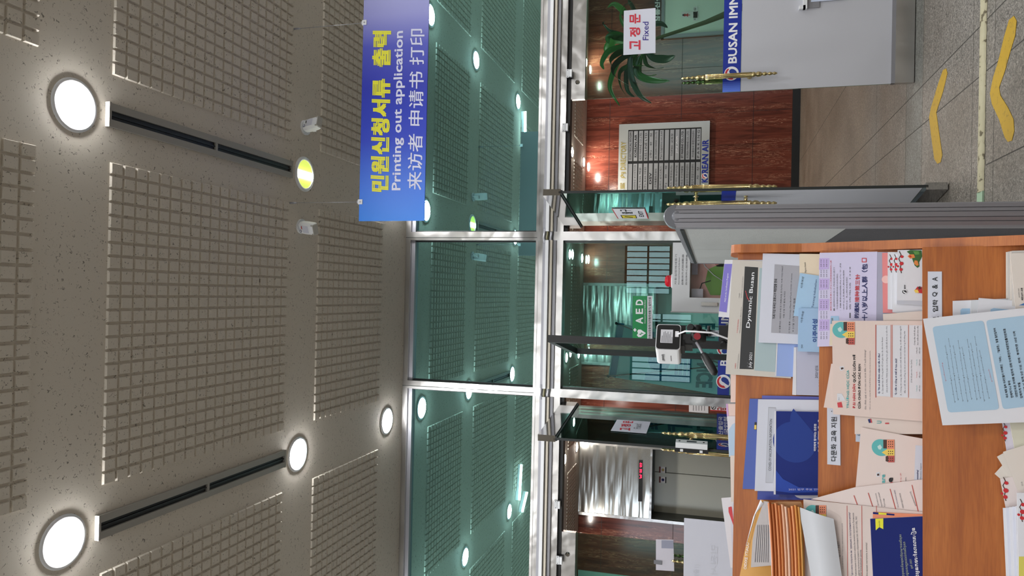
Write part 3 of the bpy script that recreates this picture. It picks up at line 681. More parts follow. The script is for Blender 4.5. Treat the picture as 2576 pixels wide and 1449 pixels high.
# aqua panel at the far left of the lobby wall
mb = MB(); p = at(1450, 1432, Y=YB); mb.box((p.x-1.6, YB-.03, .3), (p.x, YB-.004, ZL-.02), mat('aqua_panel', c(160, 214, 206), .4))
mb.box((p.x-1.0, YB-.034, .5), (p.x-.06, YB-.03, 2.6), mat('aqua_blue', c(70, 140, 214), .4)); mb.build('wall_panel', label='aqua wall panel with a blue field at the far end of the lobby', cat='wall panel')

# notices on the marble pier between the lifts
pl = Pl((0, YB-.012, 0), (0, -1, 0))
mb = MB(); q = [pl.pt(1782, 1040), pl.pt(1782, 1017), pl.pt(1733, 1016), pl.pt(1733, 1036)]; mb.prism(q, (0, .01, 0), P_white)
for i in range(5): mb.face([pl.pt(1744.6+i*7, 1033, .002), pl.pt(1744.6+i*7, 1019, .002), pl.pt(1743.4+i*7, 1019, .002), pl.pt(1743.4+i*7, 1033, .002)], M_grey)
mb.build('notice_sheet', label='white printed notice on the marble between the lifts', cat='notice')
mb = MB(); q = [pl.pt(1836, 1036), pl.pt(1836, 1016), pl.pt(1787, 1016), pl.pt(1787, 1033)]; mb.prism(q, (0, .01, 0), P_white)
mb.face([pl.pt(1836, 1036, .001), pl.pt(1836, 1034, .001), pl.pt(1787, 1031, .001), pl.pt(1787, 1033, .001)], M_red)
cc = pl.pt(1795, 1024.5, .003); mb.lathe(cc, (0, -1, 0), [(0, .04), (.002, .04), (.002, .03), (0, .03)], M_txt, 20, False); mb.obox(cc, (.024, 0, -.024), (0, .001, 0), (.004, 0, .004), M_txt)
ptext(mb, pl, '금연', (1826, 1032), (1826, 1019), (1804, 1032), mat('deep_red', c(150, 30, 40), .5), .03, .003)
mb.build('no_smoking_sign', label='no smoking sign with red letters on the marble between the lifts', cat='sign')
# notice paper on the far fixed pane
pl = Pl((0, YG-.012, 0), (0, -1, 0)); mb = MB()
mb.prism([pl.pt(1696, 1437), pl.pt(1694, 1358), pl.pt(1650, 1357), pl.pt(1650, 1434)], (0, .003, 0), mat('paper_grey', c(190, 186, 196), .6))
patch(mb, pl, [(1694, 1380), (1694, 1360), (1664, 1359), (1664, 1379)], mat('silver_blotch', c(140, 142, 160), .4))
mb.box((pl.pt(1655, 1416).x-.01, YG-.016, pl.pt(1655, 1416).z-.03), (pl.pt(1655, 1416).x+.02, YG-.011, pl.pt(1655, 1416).z+.03), mat('tape_grey', c(110, 110, 116), .5))
mb.build('notice_sheet', label='grey notice paper on the far fixed glass door above the white board', cat='notice')

# dracaena in a pot behind the fixed door
YP = 8.3; crown = at(1600, 95, Y=YP); base = at(1860, 20, Y=YP)
t = thing('potted_plant', 'leafy dracaena with a bent trunk behind the fixed glass door', 'plant', (base.x+.12, YP, 0))
mb = MB(); pts = [at(x, y, Y=YP) for x, y in ((1590, 108), (1650, 97), (1690, 84), (1730, 71), (1775, 56), (1815, 40), (1860, 20))]; pts.append(V3((pts[-1].x+.12, YP, .35)))
mb.tube(pts, [.018, .018, .02, .022, .026, .034, .04, .05], mat('plant_trunk', c(96, 104, 70), .85), 8)
mb.build('trunk', t)
mb = MB(); mb.lathe((pts[-1].x, YP, 0), (0, 0, 1), [(0, .17), (.02, .18), (.38, .23), (.42, .24), (.42, .215), (.36, .2), (.36, 0)], mat('grey_green_pot', c(120, 140, 138), .4), 24); mb.build('pot', t)
g1, g2, g3 = mat('leaf_green', c(48, 112, 50), .32), mat('leaf_dark', c(24, 66, 42), .35), mat('leaf_bright', c(74, 140, 58), .32)
LEAVES = [((1595, 110), (1560, 118), (1530, 130), (1514, 158), (1520, 175), .05), ((1600, 100), (1560, 85), (1535, 78), (1518, 60), (1520, 55), .04), ((1590, 112), (1550, 100), (1532, 115), (1527, 128), (1530, 130), .075),
 ((1600, 130), (1575, 140), (1545, 165), (1545, 190), (1590, 220), .06), ((1595, 140), (1560, 150), (1540, 190), (1535, 225), (1560, 268), .045), ((1605, 130), (1590, 160), (1560, 180), (1562, 220), (1590, 258), .05),
 ((1600, 120), (1585, 150), (1590, 200), (1610, 240), (1640, 260), .05), ((1610, 110), (1590, 155), (1610, 165), (1625, 165), (1640, 170), .075), ((1620, 120), (1640, 142), (1660, 148), (1680, 148), (1698, 140), .075),
 ((1620, 130), (1625, 160), (1640, 170), (1655, 172), (1670, 170), .06), ((1610, 140), (1600, 175), (1615, 195), (1650, 203), (1685, 203), .06), ((1605, 150), (1590, 190), (1595, 205), (1605, 210), (1616, 214), .045),
 ((1610, 100), (1590, 60), (1570, 30), (1545, 10), (1528, 20), .055), ((1615, 90), (1600, 40), (1590, 15), (1580, 0), (1590, -15), .06), ((1590, 105), (1570, 95), (1545, 90), (1530, 95), (1532, 110), .07), ((1600, 125), (1565, 130), (1545, 140), (1535, 155), (1545, 175), .06),
 ((1600, 135), (1580, 165), (1575, 200), (1580, 230), (1597, 245), .04), ((1615, 135), (1610, 180), (1630, 190), (1640, 190), (1652, 188), .05), ((1610, 90), (1630, 70), (1650, 60), (1665, 60), (1680, 70), .05), ((1600, 85), (1575, 70), (1560, 40), (1570, 15), (1590, 5), .05)]
for k, L_ in enumerate(LEAVES):
    mb = MB(); mm = (g1, g2, g3, g2, g1)[k % 5]; dp = random.uniform(-.25, .25); wd = L_[5]
    C_ = [at(x, y, Y=YP+dp*i/4*1.2-.02*k % .1) for i, (x, y) in enumerate(L_[:5])]
    # smooth centre line
    cl = []
    for i in range(17):
        u = i/16*4; a = min(int(u), 3); f = u-a; P = lambda j: C_[max(0, min(4, j))]
        p0, p1, p2, p3 = P(a-1), P(a), P(a+1), P(a+2)
        cl.append(p1*.5*2*1.0 if False else (p1*2+(p2-p0)*f+(p0*2-p1*5+p2*4-p3)*f*f+(p1*3-p0-p2*3+p3)*f**3)*.5)
    rows = []
    for i, p in enumerate(cl):
        d = (cl[min(i+1, 16)]-cl[max(0, i-1)]).normalized(); tw = rad(35)+i*.06*(1 if k % 2 else -1)
        s = d.cross(V3((0, 1, 0))); s = s.normalized() if s.length > .01 else V3((1, 0, 0)); n_ = s.cross(d)
        s2 = s*math.cos(tw)+n_*math.sin(tw); wv = 1.35*wd*(math.sin(math.pi*min(1, (i/16)*.93+.07))**.7)*.5
        rows.append([p-s2*wv, p-s2*wv*.5+n_*.006, p-n_*.008, p+s2*wv*.5+n_*.006, p+s2*wv])
    mb.grid(rows, mm); mb.build('leaf', t)

# ------------------------------------------------------------------ things on and near the glass
def paper_on(pl, px4, th, m): 
    mb = MB(); q = [pl.pt(*p) for p in px4]; mb.prism(q, pl.n*-th, m); return mb
pl = Pl((0, YG-.009, 0), (0, -1, 0))
mb = paper_on(pl, [(1649, 133), (1649, 20), (1569.5, 27), (1568, 138.5)], .002, P_cool)
red = mat('ink_red', c(196, 44, 62), .6)
for body, y0, y1 in (('고', 124.5, 102), ('정', 92, 70), ('문', 58.5, 35.5)): ptext(mb, pl, body, (1610, y0), (1610, y1), (1584.5, y0), red, .032)
ptext(mb, pl, 'Fixed', (1631.5, 101), (1631.5, 55), (1617, 101), mat('ink_violet', c(54, 44, 130), .6), .01)
mb.build('door_sign', label='white Fixed sign with red Korean letters on the fixed door before the plant', cat='sign')
h, d, n, L = door_l; pl = Pl(h+n*.012, n)
mb = paper_on(pl, [(1626, 1090), (1636.8, 1060.7), (1552.3, 1055.4), (1536.5, 1083)], .002, P_cool)
for body, a, b in (('고', (1584, 1083), (1584.5, 1077)), ('정', (1586, 1074), (1587, 1067.5)), ('문', (1591, 1065), (1592.5, 1060))):
    ptext(mb, pl, body, a, b, (a[0]-24, a[1]-1), red, .032)
ptext(mb, pl, 'Fixed', (1612, 1079.5), (1614, 1067), (1594, 1078), M_grey)
mb.build('door_sign', label='white Fixed sign with red Korean letters on the open door with the lock', cat='sign')
h, d, n, L = door_r; pl = Pl(h+n*.012, n)
mb = paper_on(pl, [(1632, 550), (1622.3, 525.4), (1538.5, 525.4), (1554, 550)], .002, P_white)
patch(mb, pl, [(1632, 550), (1622.3, 525.4), (1620.5, 525.4), (1629.5, 550)], M_red); patch(mb, pl, [(1554, 550), (1556, 550), (1541, 525.4), (1538.5, 525.4)], M_red)
patch(mb, pl, [(1602.5, 549), (1600, 541), (1560.5, 541), (1565.5, 549)], M_txt, .0006); patch(mb, pl, [(1600.5, 548.2), (1598.5, 542), (1563.5, 542), (1567.5, 548.2)], mat('sign_yellow', c(214, 196, 50), .5), .0009)
patch(mb, pl, [(1592, 547.5), (1592, 546), (1572, 543.5), (1571, 545)], M_txt, .0012)
ptext(mb, pl, '출', (1591, 537.6), (1590, 533), (1564.5, 537.6), M_txt, .03); ptext(mb, pl, '구', (1588, 531.5), (1586, 527), (1562, 531.5), M_txt, .03)
ptext(mb, pl, 'EXIT', (1620, 545), (1616, 531), (1609, 545), M_txt, .02)
mb.build('exit_sign', label='white and yellow exit sign with red edges on the open door by the grey partition', cat='sign')
# AED sign on the middle pane
pl = Pl((0, YG-.012, 0), (0, -1, 0))
mb = paper_on(pl, [(1641, 853.5), (1641, 744.5), (1591.5, 744.5), (1591.5, 853.5)], .006, P_white)
grn = mat('safety_green', c(16, 134, 72), .4); patch(mb, pl, [(1628, 853.5), (1628, 744.5), (1591.5, 744.5), (1591.5, 853.5)], grn, .0006)
for body, y0, y1 in (('A', 814, 799), ('E', 789, 777), ('D', 767, 754)): ptext(mb, pl, body, (1617, y0), (1617, y1), (1600, y0), M_w, .03, .0012)
ptext(mb, pl, 'Automated External Defibrillator', (1624, 814), (1624, 754), (1620.5, 814), M_w, 0, .0012)
ptext(mb, pl, '자동심장충격기(자동제세동기) 설치시설', (1638, 852), (1638, 748), (1631, 852), M_txt, .01, .0012)
hc = [(1601, 836), (1604, 830), (1610, 829), (1615, 835), (1624.5, 836), (1615, 842), (1609, 848), (1603, 846), (1600.5, 840)]
hp_ = [(1603, 833), (1606, 829), (1612, 829), (1625, 838), (1612, 848), (1606, 848), (1602, 843), (1605, 838.5)]
patch(mb, pl, hp_, M_w, .0012); patch(mb, pl, [(1620, 839), (1612, 836), (1613, 839), (1606, 841), (1614, 843), (1612.5, 840)], grn, .0018)
patch(mb, pl, [(1601, 831.5), (1601, 828.5), (1593.5, 828.5), (1593.5, 831.5)], M_w, .0012); patch(mb, pl, [(1599, 834), (1599, 826), (1595.5, 826), (1595.5, 834)], M_w, .0018)
mb.build('aed_sign', label='green AED sign with a white heart on the middle glass pane', cat='sign')

# X-stand banner in the lobby, seen from behind through the middle pane
def PB(x, y): 
    f = (947-y)/133.; return at(x, y, Y=6.28+.1*f)
t = thing('banner_stand', 'pale blue entrance banner on a thin stand behind the middle pane, seen from its back', 'banner', (PB(1800, 920).x, 6.3, 0))
bm = mat('banner_cyan', c(216, 244, 244), .6); TL, TR = PB(1530, 947), PB(1551, 814); sl = (PB(1803, 992)-TL); k = (TL.z-.25)/(TL.z-PB(1803, 992).z)
BL, BR = TL+sl*k, TR+sl*k*.97+V3((.02, 0, 0))
nb = (TR-TL).cross(BL-TL).normalized(); nb = nb if nb.y < 0 else nb*-1
pl = Pl(TL, nb); mb = MB(); mb.prism([BL, BR, TR, TL], nb*-.002, bm)
patch(mb, pl, [(1533, 945), (1554, 812), (1571, 814), (1549, 951)], mat('banner_blue', c(84, 150, 190), .6), .002)
bb = mat('banner_print', c(60, 132, 178), .6); bt = mat('banner_text', c(88, 140, 150), .6)
ptext(mb, pl, '입', (1735, 885), (1731, 958), (1632, 880), bb, .05, .003); ptext(mb, pl, '구', (1742, 835), (1738, 878), (1645, 832), bb, .05, .003)
ptext(mb, pl, 'ENTRANCE', (1798, 815), (1790, 975), (1760, 815), bt, .04, .003)
mb.build('banner_sheet', t)
mb = MB(); mb.tube([TL+nb*.012, (TL+BR)*.5+nb*.03, BR+nb*.012], .006, M_black, 6); mb.tube([TR+nb*.012, (TR+BL)*.5+nb*.04, BL+nb*.012], .006, M_black, 6)
mb.tube([(BL+BR)*.5+nb*.03, V3(((BL+BR).x/2, (BL+BR).y/2+.02, .01))], .008, M_black, 6)
for q in (TL, TR): mb.lathe(q+nb*.0, nb, [(0, .012), (.02, .012)], M_black, 8)
mb.build('cross_rods', t)

# AED cabinet with red beacon
ya = 5.2; t = thing('aed_cabinet', 'white AED cabinet with a window standing before the middle pane', 'AED cabinet', (.138, ya+.09, 0))
x0, x1 = -.10, .377; zt = 1.597
wx0, wx1, wz0, wz1 = -.002, .33, 1.10, 1.478
mb = MB(); by = ya+.2
mb.box((x0, ya, .95), (wx0, by, zt), M_white); mb.box((wx1, ya, .95), (x1, by, zt), M_white); mb.box((wx0, ya, wz1), (wx1, by, zt), M_white); mb.box((wx0, ya, .95), (wx1, by, wz0), M_white); mb.box((wx0, by-.015, wz0), (wx1, by, wz1), M_white)
mb.box((x0-.008, ya-.006, .94), (x0, by, zt+.006), mat('cabinet_edge', c(180, 182, 182), .5)); mb.box((x0, ya+.004, 0), (x1, by, .95), M_white)
for body, zz, hh, w_ in (('자동심장제세동기', 1.567, .014, .21), ('Automated External Defibrillator', 1.548, .009, .19), ('自動体外式除細動器', 1.521, .013, .21), ('自动体外心脏除颤器', 1.496, .012, .21)):
    text(mb, body, (.085, ya-.001, zz), (.085+w_, ya-.001, zz), (.085, ya-.001, zz+hh), M_grey)
mb.build('cabinet_body', t)
mb = MB(); mb.box((wx0, by-.02, wz0), (wx1, by-.015, wz1), mat('poster_pink', c(226, 170, 160), .6)); gy = by-.0215
gp = mat('poster_green', c(120, 168, 72), .6); pp = mat('poster_rose', c(196, 120, 116), .6)
mb.face([(wx0+.02, gy, 1.12), (.25, gy, 1.12), (.25, gy, 1.26), (.2, gy, 1.36), (.1, gy, 1.38), (wx0+.02, gy, 1.34)], gp); mb.face([(.22, gy, 1.1), (wx1, gy, 1.1), (wx1, gy, 1.2), (.27, gy, 1.34), (.22, gy, 1.3)], pp)
mb.tube([(.04, gy-.002, 1.42), (.1, gy-.002, 1.4), (.12, gy-.002, 1.34)], .004, M_txt, 6)
mb.lathe((.1, gy, 1.19), (0, -1, 0), [(0, .045), (.012, .042), (.014, 0)], M_w, 7); mb.tube([(.1, gy-.01, 1.23), (.16, gy-.015, 1.32), (.22, gy-.01, 1.38), (.3, gy-.01, 1.42)], .003, M_w, 6)
mb.obox((.03, by-.06, 1.43), (.03, 0, 0), (0, .02, 0), (0, 0, .04), mat('clear_bag', c(226, 214, 226), .25)); mb.obox((.24, by-.06, 1.45), (.08, 0, 0), (0, .015, 0), (0, 0, .02), mat('clear_bag2', c(150, 130, 150), .3))
mb.build('contents', t)
mb = MB(); mb.face([(wx0, ya+.004, wz0), (wx1, ya+.004, wz0), (wx1, ya+.004, wz1), (wx0, ya+.004, wz1)], M_acryl); mb.build('window', t)
mb = MB(); mb.obox((-.045, ya-.008, 1.345), (.012, 0, 0), (0, .008, 0), (0, 0, .055), M_chrome); mb.build('latch', t)
mb = MB(); p = at(1690, 707, Y=ya+.08); mb.lathe((p.x, ya+.08, zt), (0, 0, 1), [(0, .05), (.008, .05), (.01, .045)], M_white, 20)
mb.lathe((p.x, ya+.08, zt+.01), (0, 0, 1), [(0, .042), (.03, .04), (.042, .03), (.046, 0)], mat('beacon_red', c(196, 22, 40), .15), 20); mb.build('alarm_beacon', t)

# black framed clear screen standing edge-on in the middle bay
p0, p1 = V3((-.262, 4.2, 0)), V3((-.384, 4.955, 0)); dz = 2.243; dd = (p1-p0).normalized(); nn = V3((dd.y, -dd.x, 0)); hl = (p1-p0).length
t = thing('clear_screen', 'tall clear screen in a black frame standing edge-on beside the thermal camera', 'screen', (p0+p1)/2)
mb = MB()
for s in (0, hl): mb.obox(p0+dd*(s-.0)+V3((0, 0, dz/2)), dd*.016, nn*.021, V3((0, 0, dz/2)), M_black)
mb.obox(p0+dd*hl/2+V3((0, 0, dz-.016)), dd*hl/2, nn*.021, V3((0, 0, .016)), M_black); mb.obox(p0+dd*hl/2+V3((0, 0, .35)), dd*hl/2, nn*.016, V3((0, 0, .015)), M_black)
for s in (0, hl): mb.obox(p0+dd*s+V3((0, 0, .012)), dd*.03, nn*.2, V3((0, 0, .012)), M_black)
mb.build('frame', t)
mb = MB(); mb.obox(p0+dd*hl/2+V3((0, 0, (dz+.35)/2)), dd*(hl/2-.016), nn*.002, V3((0, 0, (dz-.35)/2-.02)), M_acryl); mb.build('clear_panel', t)

# thermal camera on a tripod
yc = 3.0; a = rad(30); g = V3((-math.sin(a), math.cos(a), 0)); lt = V3((-math.cos(a), -math.sin(a), 0)); zv = V3((0, 0, 1))
pc = at(1681, 848, Y=yc); bw, bh, bl_ = .0575, .0485, .13
t = thing('thermal_camera', 'white thermal camera with a black back plate on a tripod', 'camera', pc-zv*bh)
cb = pc+g*bl_/2
mb = MB(); poly = []
for (sx_, sz_) in ((1, 1), (-1, 1), (-1, -1), (1, -1)):
    for q in range(4):
        aa = math.atan2(sz_, sx_)-math.pi/4+q*math.pi/6; poly.append(pc+(-lt)*(sx_*(bw-.012)+math.cos(aa)*.012)+zv*(sz_*(bh-.012)+math.sin(aa)*.012))
mb.prism(poly, g*bl_, M_white); mb.build('housing', t)
mb = MB(); mb.prism([pc+(q-pc)*.93-g*.003 for q in poly], g*.003, M_black); mb.build('back_plate', t)
o_ = pc-g*.0035; P_ = lambda x, z: o_-lt*x+zv*z
mb = MB(); mb.face([P_(-.028, -.018), P_(.032, -.018), P_(.032, .03), P_(-.028, .03)], P_white)
for i in range(8):
    wd_ = (.03, .046, .05, .042, .049, .038, .047, .025)[i]; za = .0225-.0055*i; mb.face([P_(-.026, za)-g*.0004, P_(-.026+wd_, za)-g*.0004, P_(-.026+wd_, za+.0018)-g*.0004, P_(-.026, za+.0018)-g*.0004], M_txt if i == 0 else M_grey)
mb.build('rating_label', t)
mb = MB(); pls = Pl(pc+lt*(bw+.0006), lt); c0 = pc+lt*(bw+.0008)+g*.075
text(mb, '(주)아이에스', c0-g*.035+zv*.012, c0+g*.03+zv*.012, c0-g*.035+zv*.026, M_txt, .02); mb.face([c0-g*.025-zv*.012, c0+g*.025-zv*.012, c0+g*.025-zv*.0095, c0-g*.025-zv*.0095], M_grey)
mb.build('side_print', t)
mb = MB(); mb.obox(P_(.012, -.034), -lt*.012, g*.004, zv*.007, M_w); ca = P_(.012, -.036)
mb.tube([ca, ca-zv*.03-g*.03, at(1745, 834, Y=yc-.05), at(1790, 837, Y=yc-.04), at(1830, 852, Y=yc-.03), at(1870, 858, Y=yc-.02)], .0035, M_w, 8); mb.build('power_cable', label='white cable running down from the thermal camera back plate', cat='cable')

t = thing('tripod', 'black tripod with a pan handle holding the thermal camera', 'tripod', (at(1830, 835, Y=yc+.03).x, yc+.03, 0))
ht = pc+g*.05-zv*bh; cx0 = at(1780, 838, Y=yc+.03)
mb = MB(); mb.obox(ht-zv*.008, -lt*.03, g*.035, zv*.008, M_black); mb.obox(ht-zv*.03, -lt*.02, g*.028, zv*.016, M_black)
hb = at(1757, 845, Y=yc+.03); mb.lathe(hb-zv*.03, (0, 0, 1), [(0, .024), (.02, .03), (.045, .03), (.06, .024)], M_black, 18)
mb.lathe(hb+V3((.045, -.01, .005)), (-1, 0, 0), [(0, .014), (.012, .018), (.05, .016)], M_black, 14)
mb.lathe(at(1738, 826, Y=yc), (.3, -1, .1), [(0, .013), (.012, .016), (.02, .012)], M_black, 14)
mb.obox((ht+hb)/2-zv*.005, V3((.022, 0, 0)), V3((0, .024, 0)), zv*.03, M_black)
mb.build('pan_head', t)
mb = MB(); mb.obox(P_(-.0, .056)+g*.03-lt*.045-zv*.11, -lt*.014, g*.02, zv*.012, M_black); mb.build('side_mount', t)
mb = MB(); mb.lathe(hb+V3((0, -.03, .004)), (0, -1, 0), [(0, .014), (.004, .014)], mat('logo_red', c(150, 24, 40), .4), 14); mb.build('badge', t)
mb = MB(); e0, e1 = at(1752, 862, Y=yc-.01), at(1800, 942, Y=yc-.12); ee = e1-e0; mb.tube([e0, e0+ee*.4], .006, M_alu, 8)
mb.tube([e0+ee*.36, e0+ee*.42, e0+ee*.6, e0+ee*.8, e0+ee*.95, e1], [.008, .014, .0165, .0165, .014, .006], M_black, 12); mb.build('pan_handle', t)
mb = MB(); mb.cyl(V3((cx0.x, yc+.03, .55)), V3((cx0.x, yc+.03, hb.z-.02)), .013, mat('tripod_grey', c(110, 112, 118), .4, .5), 14)
q = at(1783, 833, Y=yc+.03); mb.lathe(q-zv*.006, (0, 0, 1), [(0, .022), (.012, .022)], M_black, 14); mb.build('centre_column', t)
sh = at(1820, 842, Y=yc+.03); sh = V3((cx0.x, yc+.03, sh.z))
mb = MB(); mb.obox(sh, V3((.032, 0, 0)), V3((0, .032, 0)), zv*.018, M_black); mb.lathe(sh+V3((-.03, -.02, .0)), (-.5, -1, 0), [(0, .012), (.03, .012)], M_black, 10); mb.build('collar', t)
for k in range(3):
    an = rad(95+120*k); mb = MB(); e = V3((sh.x+.30*math.cos(an), sh.y+.30*math.sin(an), .012)); s_ = sh+V3((.03*math.cos(an), .03*math.sin(an), -.01))
    mb.tube([s_, s_+(e-s_)*.5, e], [.014, .013, .01], M_black, 8); mb.lathe(e-V3((0, 0, .012)), (0, 0, 1), [(0, .014), (.02, .011)], M_rubber, 10); mb.build('leg', t)

# white poster board on a stand behind the rack
yp = 3.0; mb = MB(); t = thing('poster_board', 'plain white poster board standing behind the rack, faint print showing through', 'poster board', (-1.1, yp, 0))
tr, br, tl = at(1721, 1303.5, Y=yp), at(1835, 1314.5, Y=yp), at(1719.4, 1449, Y=yp)
wv = (tl-tr).normalized()*.6; dv = (br-tr).normalized()*.86
mb.prism([tr+wv+dv, tr+dv, tr, tr+wv], (0, .004, 0), P_cool)
pl = Pl((0, yp-.0005, 0), (0, -1, 0)); ft = mat('faint_print', c(196, 198, 208), .7)
text(mb, '민원서류 작성대', pl.pt(1806, 1372), pl.pt(1803, 1560), pl.pt(1788, 1372), ft); text(mb, '(1층)', pl.pt(1762, 1420), pl.pt(1760, 1448), pl.pt(1745, 1420), ft)
mb.build('board', t)
mb = MB(); xa, xb = tr.x-.08, tr.x-.5
for x in (xa, xb): mb.tube([(x, yp+.01, 1.2), (x, yp+.01, .01)], .01, M_alu, 8); mb.box((x-.012, yp-.18, 0), (x+.012, yp+.2, .02), M_alu)
mb.build('stand', t)

# paper holder on the fixed door (only its corner shows)
pl = Pl((0, YG-.02, 0), (0, -1, 0)); q0, q1 = pl.pt(2062, 24), pl.pt(2012, -60)
t = thing('paper_holder', 'grey paper holder at the edge of the frosted door film', 'paper holder', (pl.pt(2040, 0).x+.1, YG-.012, pl.pt(2062, 0).z))
mb = MB(); a = pl.pt(2026, 14); mb.box((a.x-.02, YG-.02, pl.pt(2062, 0).z), (a.x+.3, YG-.012, a.z), M_alu); a2 = pl.pt(2010, 25)
mb.box((a2.x, YG-.04, pl.pt(2026, 10).z), (a2.x+.025, YG-.012, pl.pt(2010, 10).z), M_white); mb.box((a2.x, YG-.04, pl.pt(2030, 10).z), (a2.x+.3, YG-.012, pl.pt(2020, 10).z), M_white); mb.build('holder', t)
mb = MB(); b_ = pl.pt(2056, 4); mb.box((b_.x, YG-.023, pl.pt(2053, 0).z-.2), (b_.x+.25, YG-.0205, pl.pt(2040, 0).z), mat('paper_pale_blue', c(206, 216, 240), .6)); mb.build('slip', t)

# ------------------------------------------------------------------ hanging sign
YS = 3.865; x0, x1 = .401, 1.70; z0, z1 = 2.903, 3.312
t = thing('hanging_sign', 'blue hanging sign for printing out applications, two wires to the ceiling', 'hanging sign', ((x0+x1)/2, YS, z0))
sg = mat('sign_gradient', c(40, 60, 170), .45); nt, lk, b = nodes(sg); gq = nt.new('ShaderNodeNewGeometry'); sx = nt.new('ShaderNodeSeparateXYZ'); lk.new(gq.outputs['Position'], sx.inputs[0])
mr = nt.new('ShaderNodeMapRange'); mr.inputs['From Min'].default_value = x0; mr.inputs['From Max'].default_value = x1; lk.new(sx.outputs['X'], mr.inputs['Value'])
rp = ramp(nt, [(0, c(20, 128, 236)), (.16, c(24, 104, 222)), (.36, c(16, 54, 190)), (.6, c(26, 42, 172)), (.78, c(66, 74, 184)), (.92, c(140, 142, 206)), (1, c(150, 152, 208))]); lk.new(mr.outputs[0], rp.inputs[0]); lk.new(rp.outputs[0], b.inputs['Base Color'])
mb = MB(); mb.box((x0, YS-.004, z0), (x1, YS+.003, z1), sg); mb.box((x0, YS+.003, z0), (x1, YS+.004, z1), mat('sign_back', c(104, 104, 104), .6)); pl = Pl((0, YS-.005, 0), (0, -1, 0)); ye = mat('ink_yellow', c(226, 222, 40), .5); lv = mat('ink_pale', c(214, 216, 238), .5)
ptext(mb, pl, '민원신청서류  출력', (976.5, 482), (982, 80), (934, 479), ye, .05)
ptext(mb, pl, 'Printing out application', (1014, 478), (1020.5, 78), (986, 478), lv, .02)
ptext(mb, pl, '来访者 申请书 打印', (1061, 478), (1068, 73), (1025, 476), lv, .008)
mb.build('board', t)
for px_, py_ in ((735, 72), (728, 511)):
    top = at(px_, py_, Z=ZT); mb = MB(); zt_ = z1-.012
    mb.cyl((top.x, YS, zt_), (top.x, YS, ZT-.05), .0016, M_alu, 6); mb.lathe((top.x, YS, ZT-.055), (0, 0, 1), [(0, .003), (.02, .006), (.055, .006)], M_alu, 8); mb.build('wire', t)
    mb = MB(); mb.box((top.x-.014, YS-.009, z1-.022), (top.x+.014, YS+.009, z1+.006), M_white); mb.box((top.x-.008, YS-.006, z1+.006), (top.x+.008, YS+.006, z1+.014), M_alu); mb.cyl((top.x, YS-.011, z1-.008), (top.x, YS-.009, z1-.008), .005, M_alu, 8); mb.build('clip', t)

# ------------------------------------------------------------------ floor strip and arrows
mb = MB(); xr, xl = 2.6, .57; rows = []
ys = 4.255; rnd = random.Random(3); n = 80
cs = mat('worn_cream', c(196, 188, 152), .7); nt, lk, b = nodes(cs); mp = coords(nt, lk, (1, 1, 1)); nz = add(nt, 'ShaderNodeTexNoise', Scale=26.0, Detail=3.0); lk.new(mp.outputs[0], nz.inputs['Vector'])
rp = ramp(nt, [(.36, c(92, 84, 62)), (.41, c(166, 160, 132)), (1, c(178, 172, 146))]); lk.new(nz.outputs['Fac'], rp.inputs[0]); lk.new(rp.outputs[0], b.inputs['Base Color'])
for i in range(n+1):
    x = xl+(xr-xl)*i/n; j = rnd.uniform(-.004, .004); rows.append([(x, ys-.038+j, .0015), (x, ys-.034+j, .010), (x, ys-.016, .016), (x, ys+.016, .016), (x, ys+.034+j, .010), (x, ys+.038+j, .0015)])
mb.grid(rows, cs); mb.face([rows[0][i] for i in range(6)], cs)
mb.build('floor_strip', label='worn cream cable strip taped across the granite floor', cat='floor strip')
mb = MB(); mb.box((xl-.06, ys-.04, .001), (xl+.002, ys+.04, .010), mat('green_tape', c(150, 176, 150), .6)); mb.build('tape_end', label='pale green tape piece at the end of the cream floor strip', cat='tape')
yel = speckle('yellow_paint', c(170, 136, 14), c(132, 106, 26), 40, .6, .72, .55)
ARR = [([(2380, 172), (2383, 185), (2372, 230), (2355, 283), (2360, 320), (2370, 390), (2366, 408), (2358, 412), (2350, 400), (2342, 340), (2337, 295), (2342, 270), (2360, 210), (2372, 176)], 'smaller yellow floor arrow nearer the glass doors'),
       ([(2550, 40), (2557, 52), (2553, 90), (2541, 130), (2527, 180), (2513, 220), (2516, 240), (2535, 270), (2549, 300), (2551, 330), (2545, 354), (2535, 357), (2527, 345), (2513, 300), (2495, 262), (2490, 235), (2498, 195), (2512, 150), (2525, 95), (2538, 50)], 'larger yellow floor arrow this side of the cream strip')]
for px_, lab in ARR:
    mb = MB(); mb.prism([at(x, y, Z=.0022) for x, y in px_], (0, 0, -.0016), yel); mb.build('floor_arrow', label=lab, cat='floor marking', group=None)

# ------------------------------------------------------------------ partition
yp0, yp1 = 2.31, 3.95; dx = -.0227
t = thing('office_partition', 'grey fabric office partition with a ribbed aluminium end post', 'partition', (.24, (yp0+yp1)/2, 0))
mb = MB(); zt = 1.432; poly = []
W = .0345; prof = [(-W, .045), (-W, -.012), (-W+.004, -.018), (-.020, -.021), (-.019, -.0185), (-.0175, -.022), (-.009, -.0255), (-.008, -.023), (-.0065, -.0262), (.0065, -.0262), (.008, -.023), (.009, -.0255), (.0175, -.022), (.019, -.0185), (.020, -.021), (W-.004, -.018), (W, -.012), (W, .045)]
cx_ = .248; mb.prism([(cx_+a, 2.32+b, 0) for a, b in prof], (0, 0, zt-.004), M_alu); mb.build('end_post', t)
cap = mat('cap_grey', c(104, 106, 112), .35); mb = MB(); N = 14; rows = []
for j in range(9):
    y = -.02+.065*j/8; rows.append([(cx_+W*1.02*math.cos(math.pi*i/N), 2.32+y, zt-.006+.036*math.sin(math.pi*i/N)*(1-.1*(j == 0))) for i in range(N+1)])
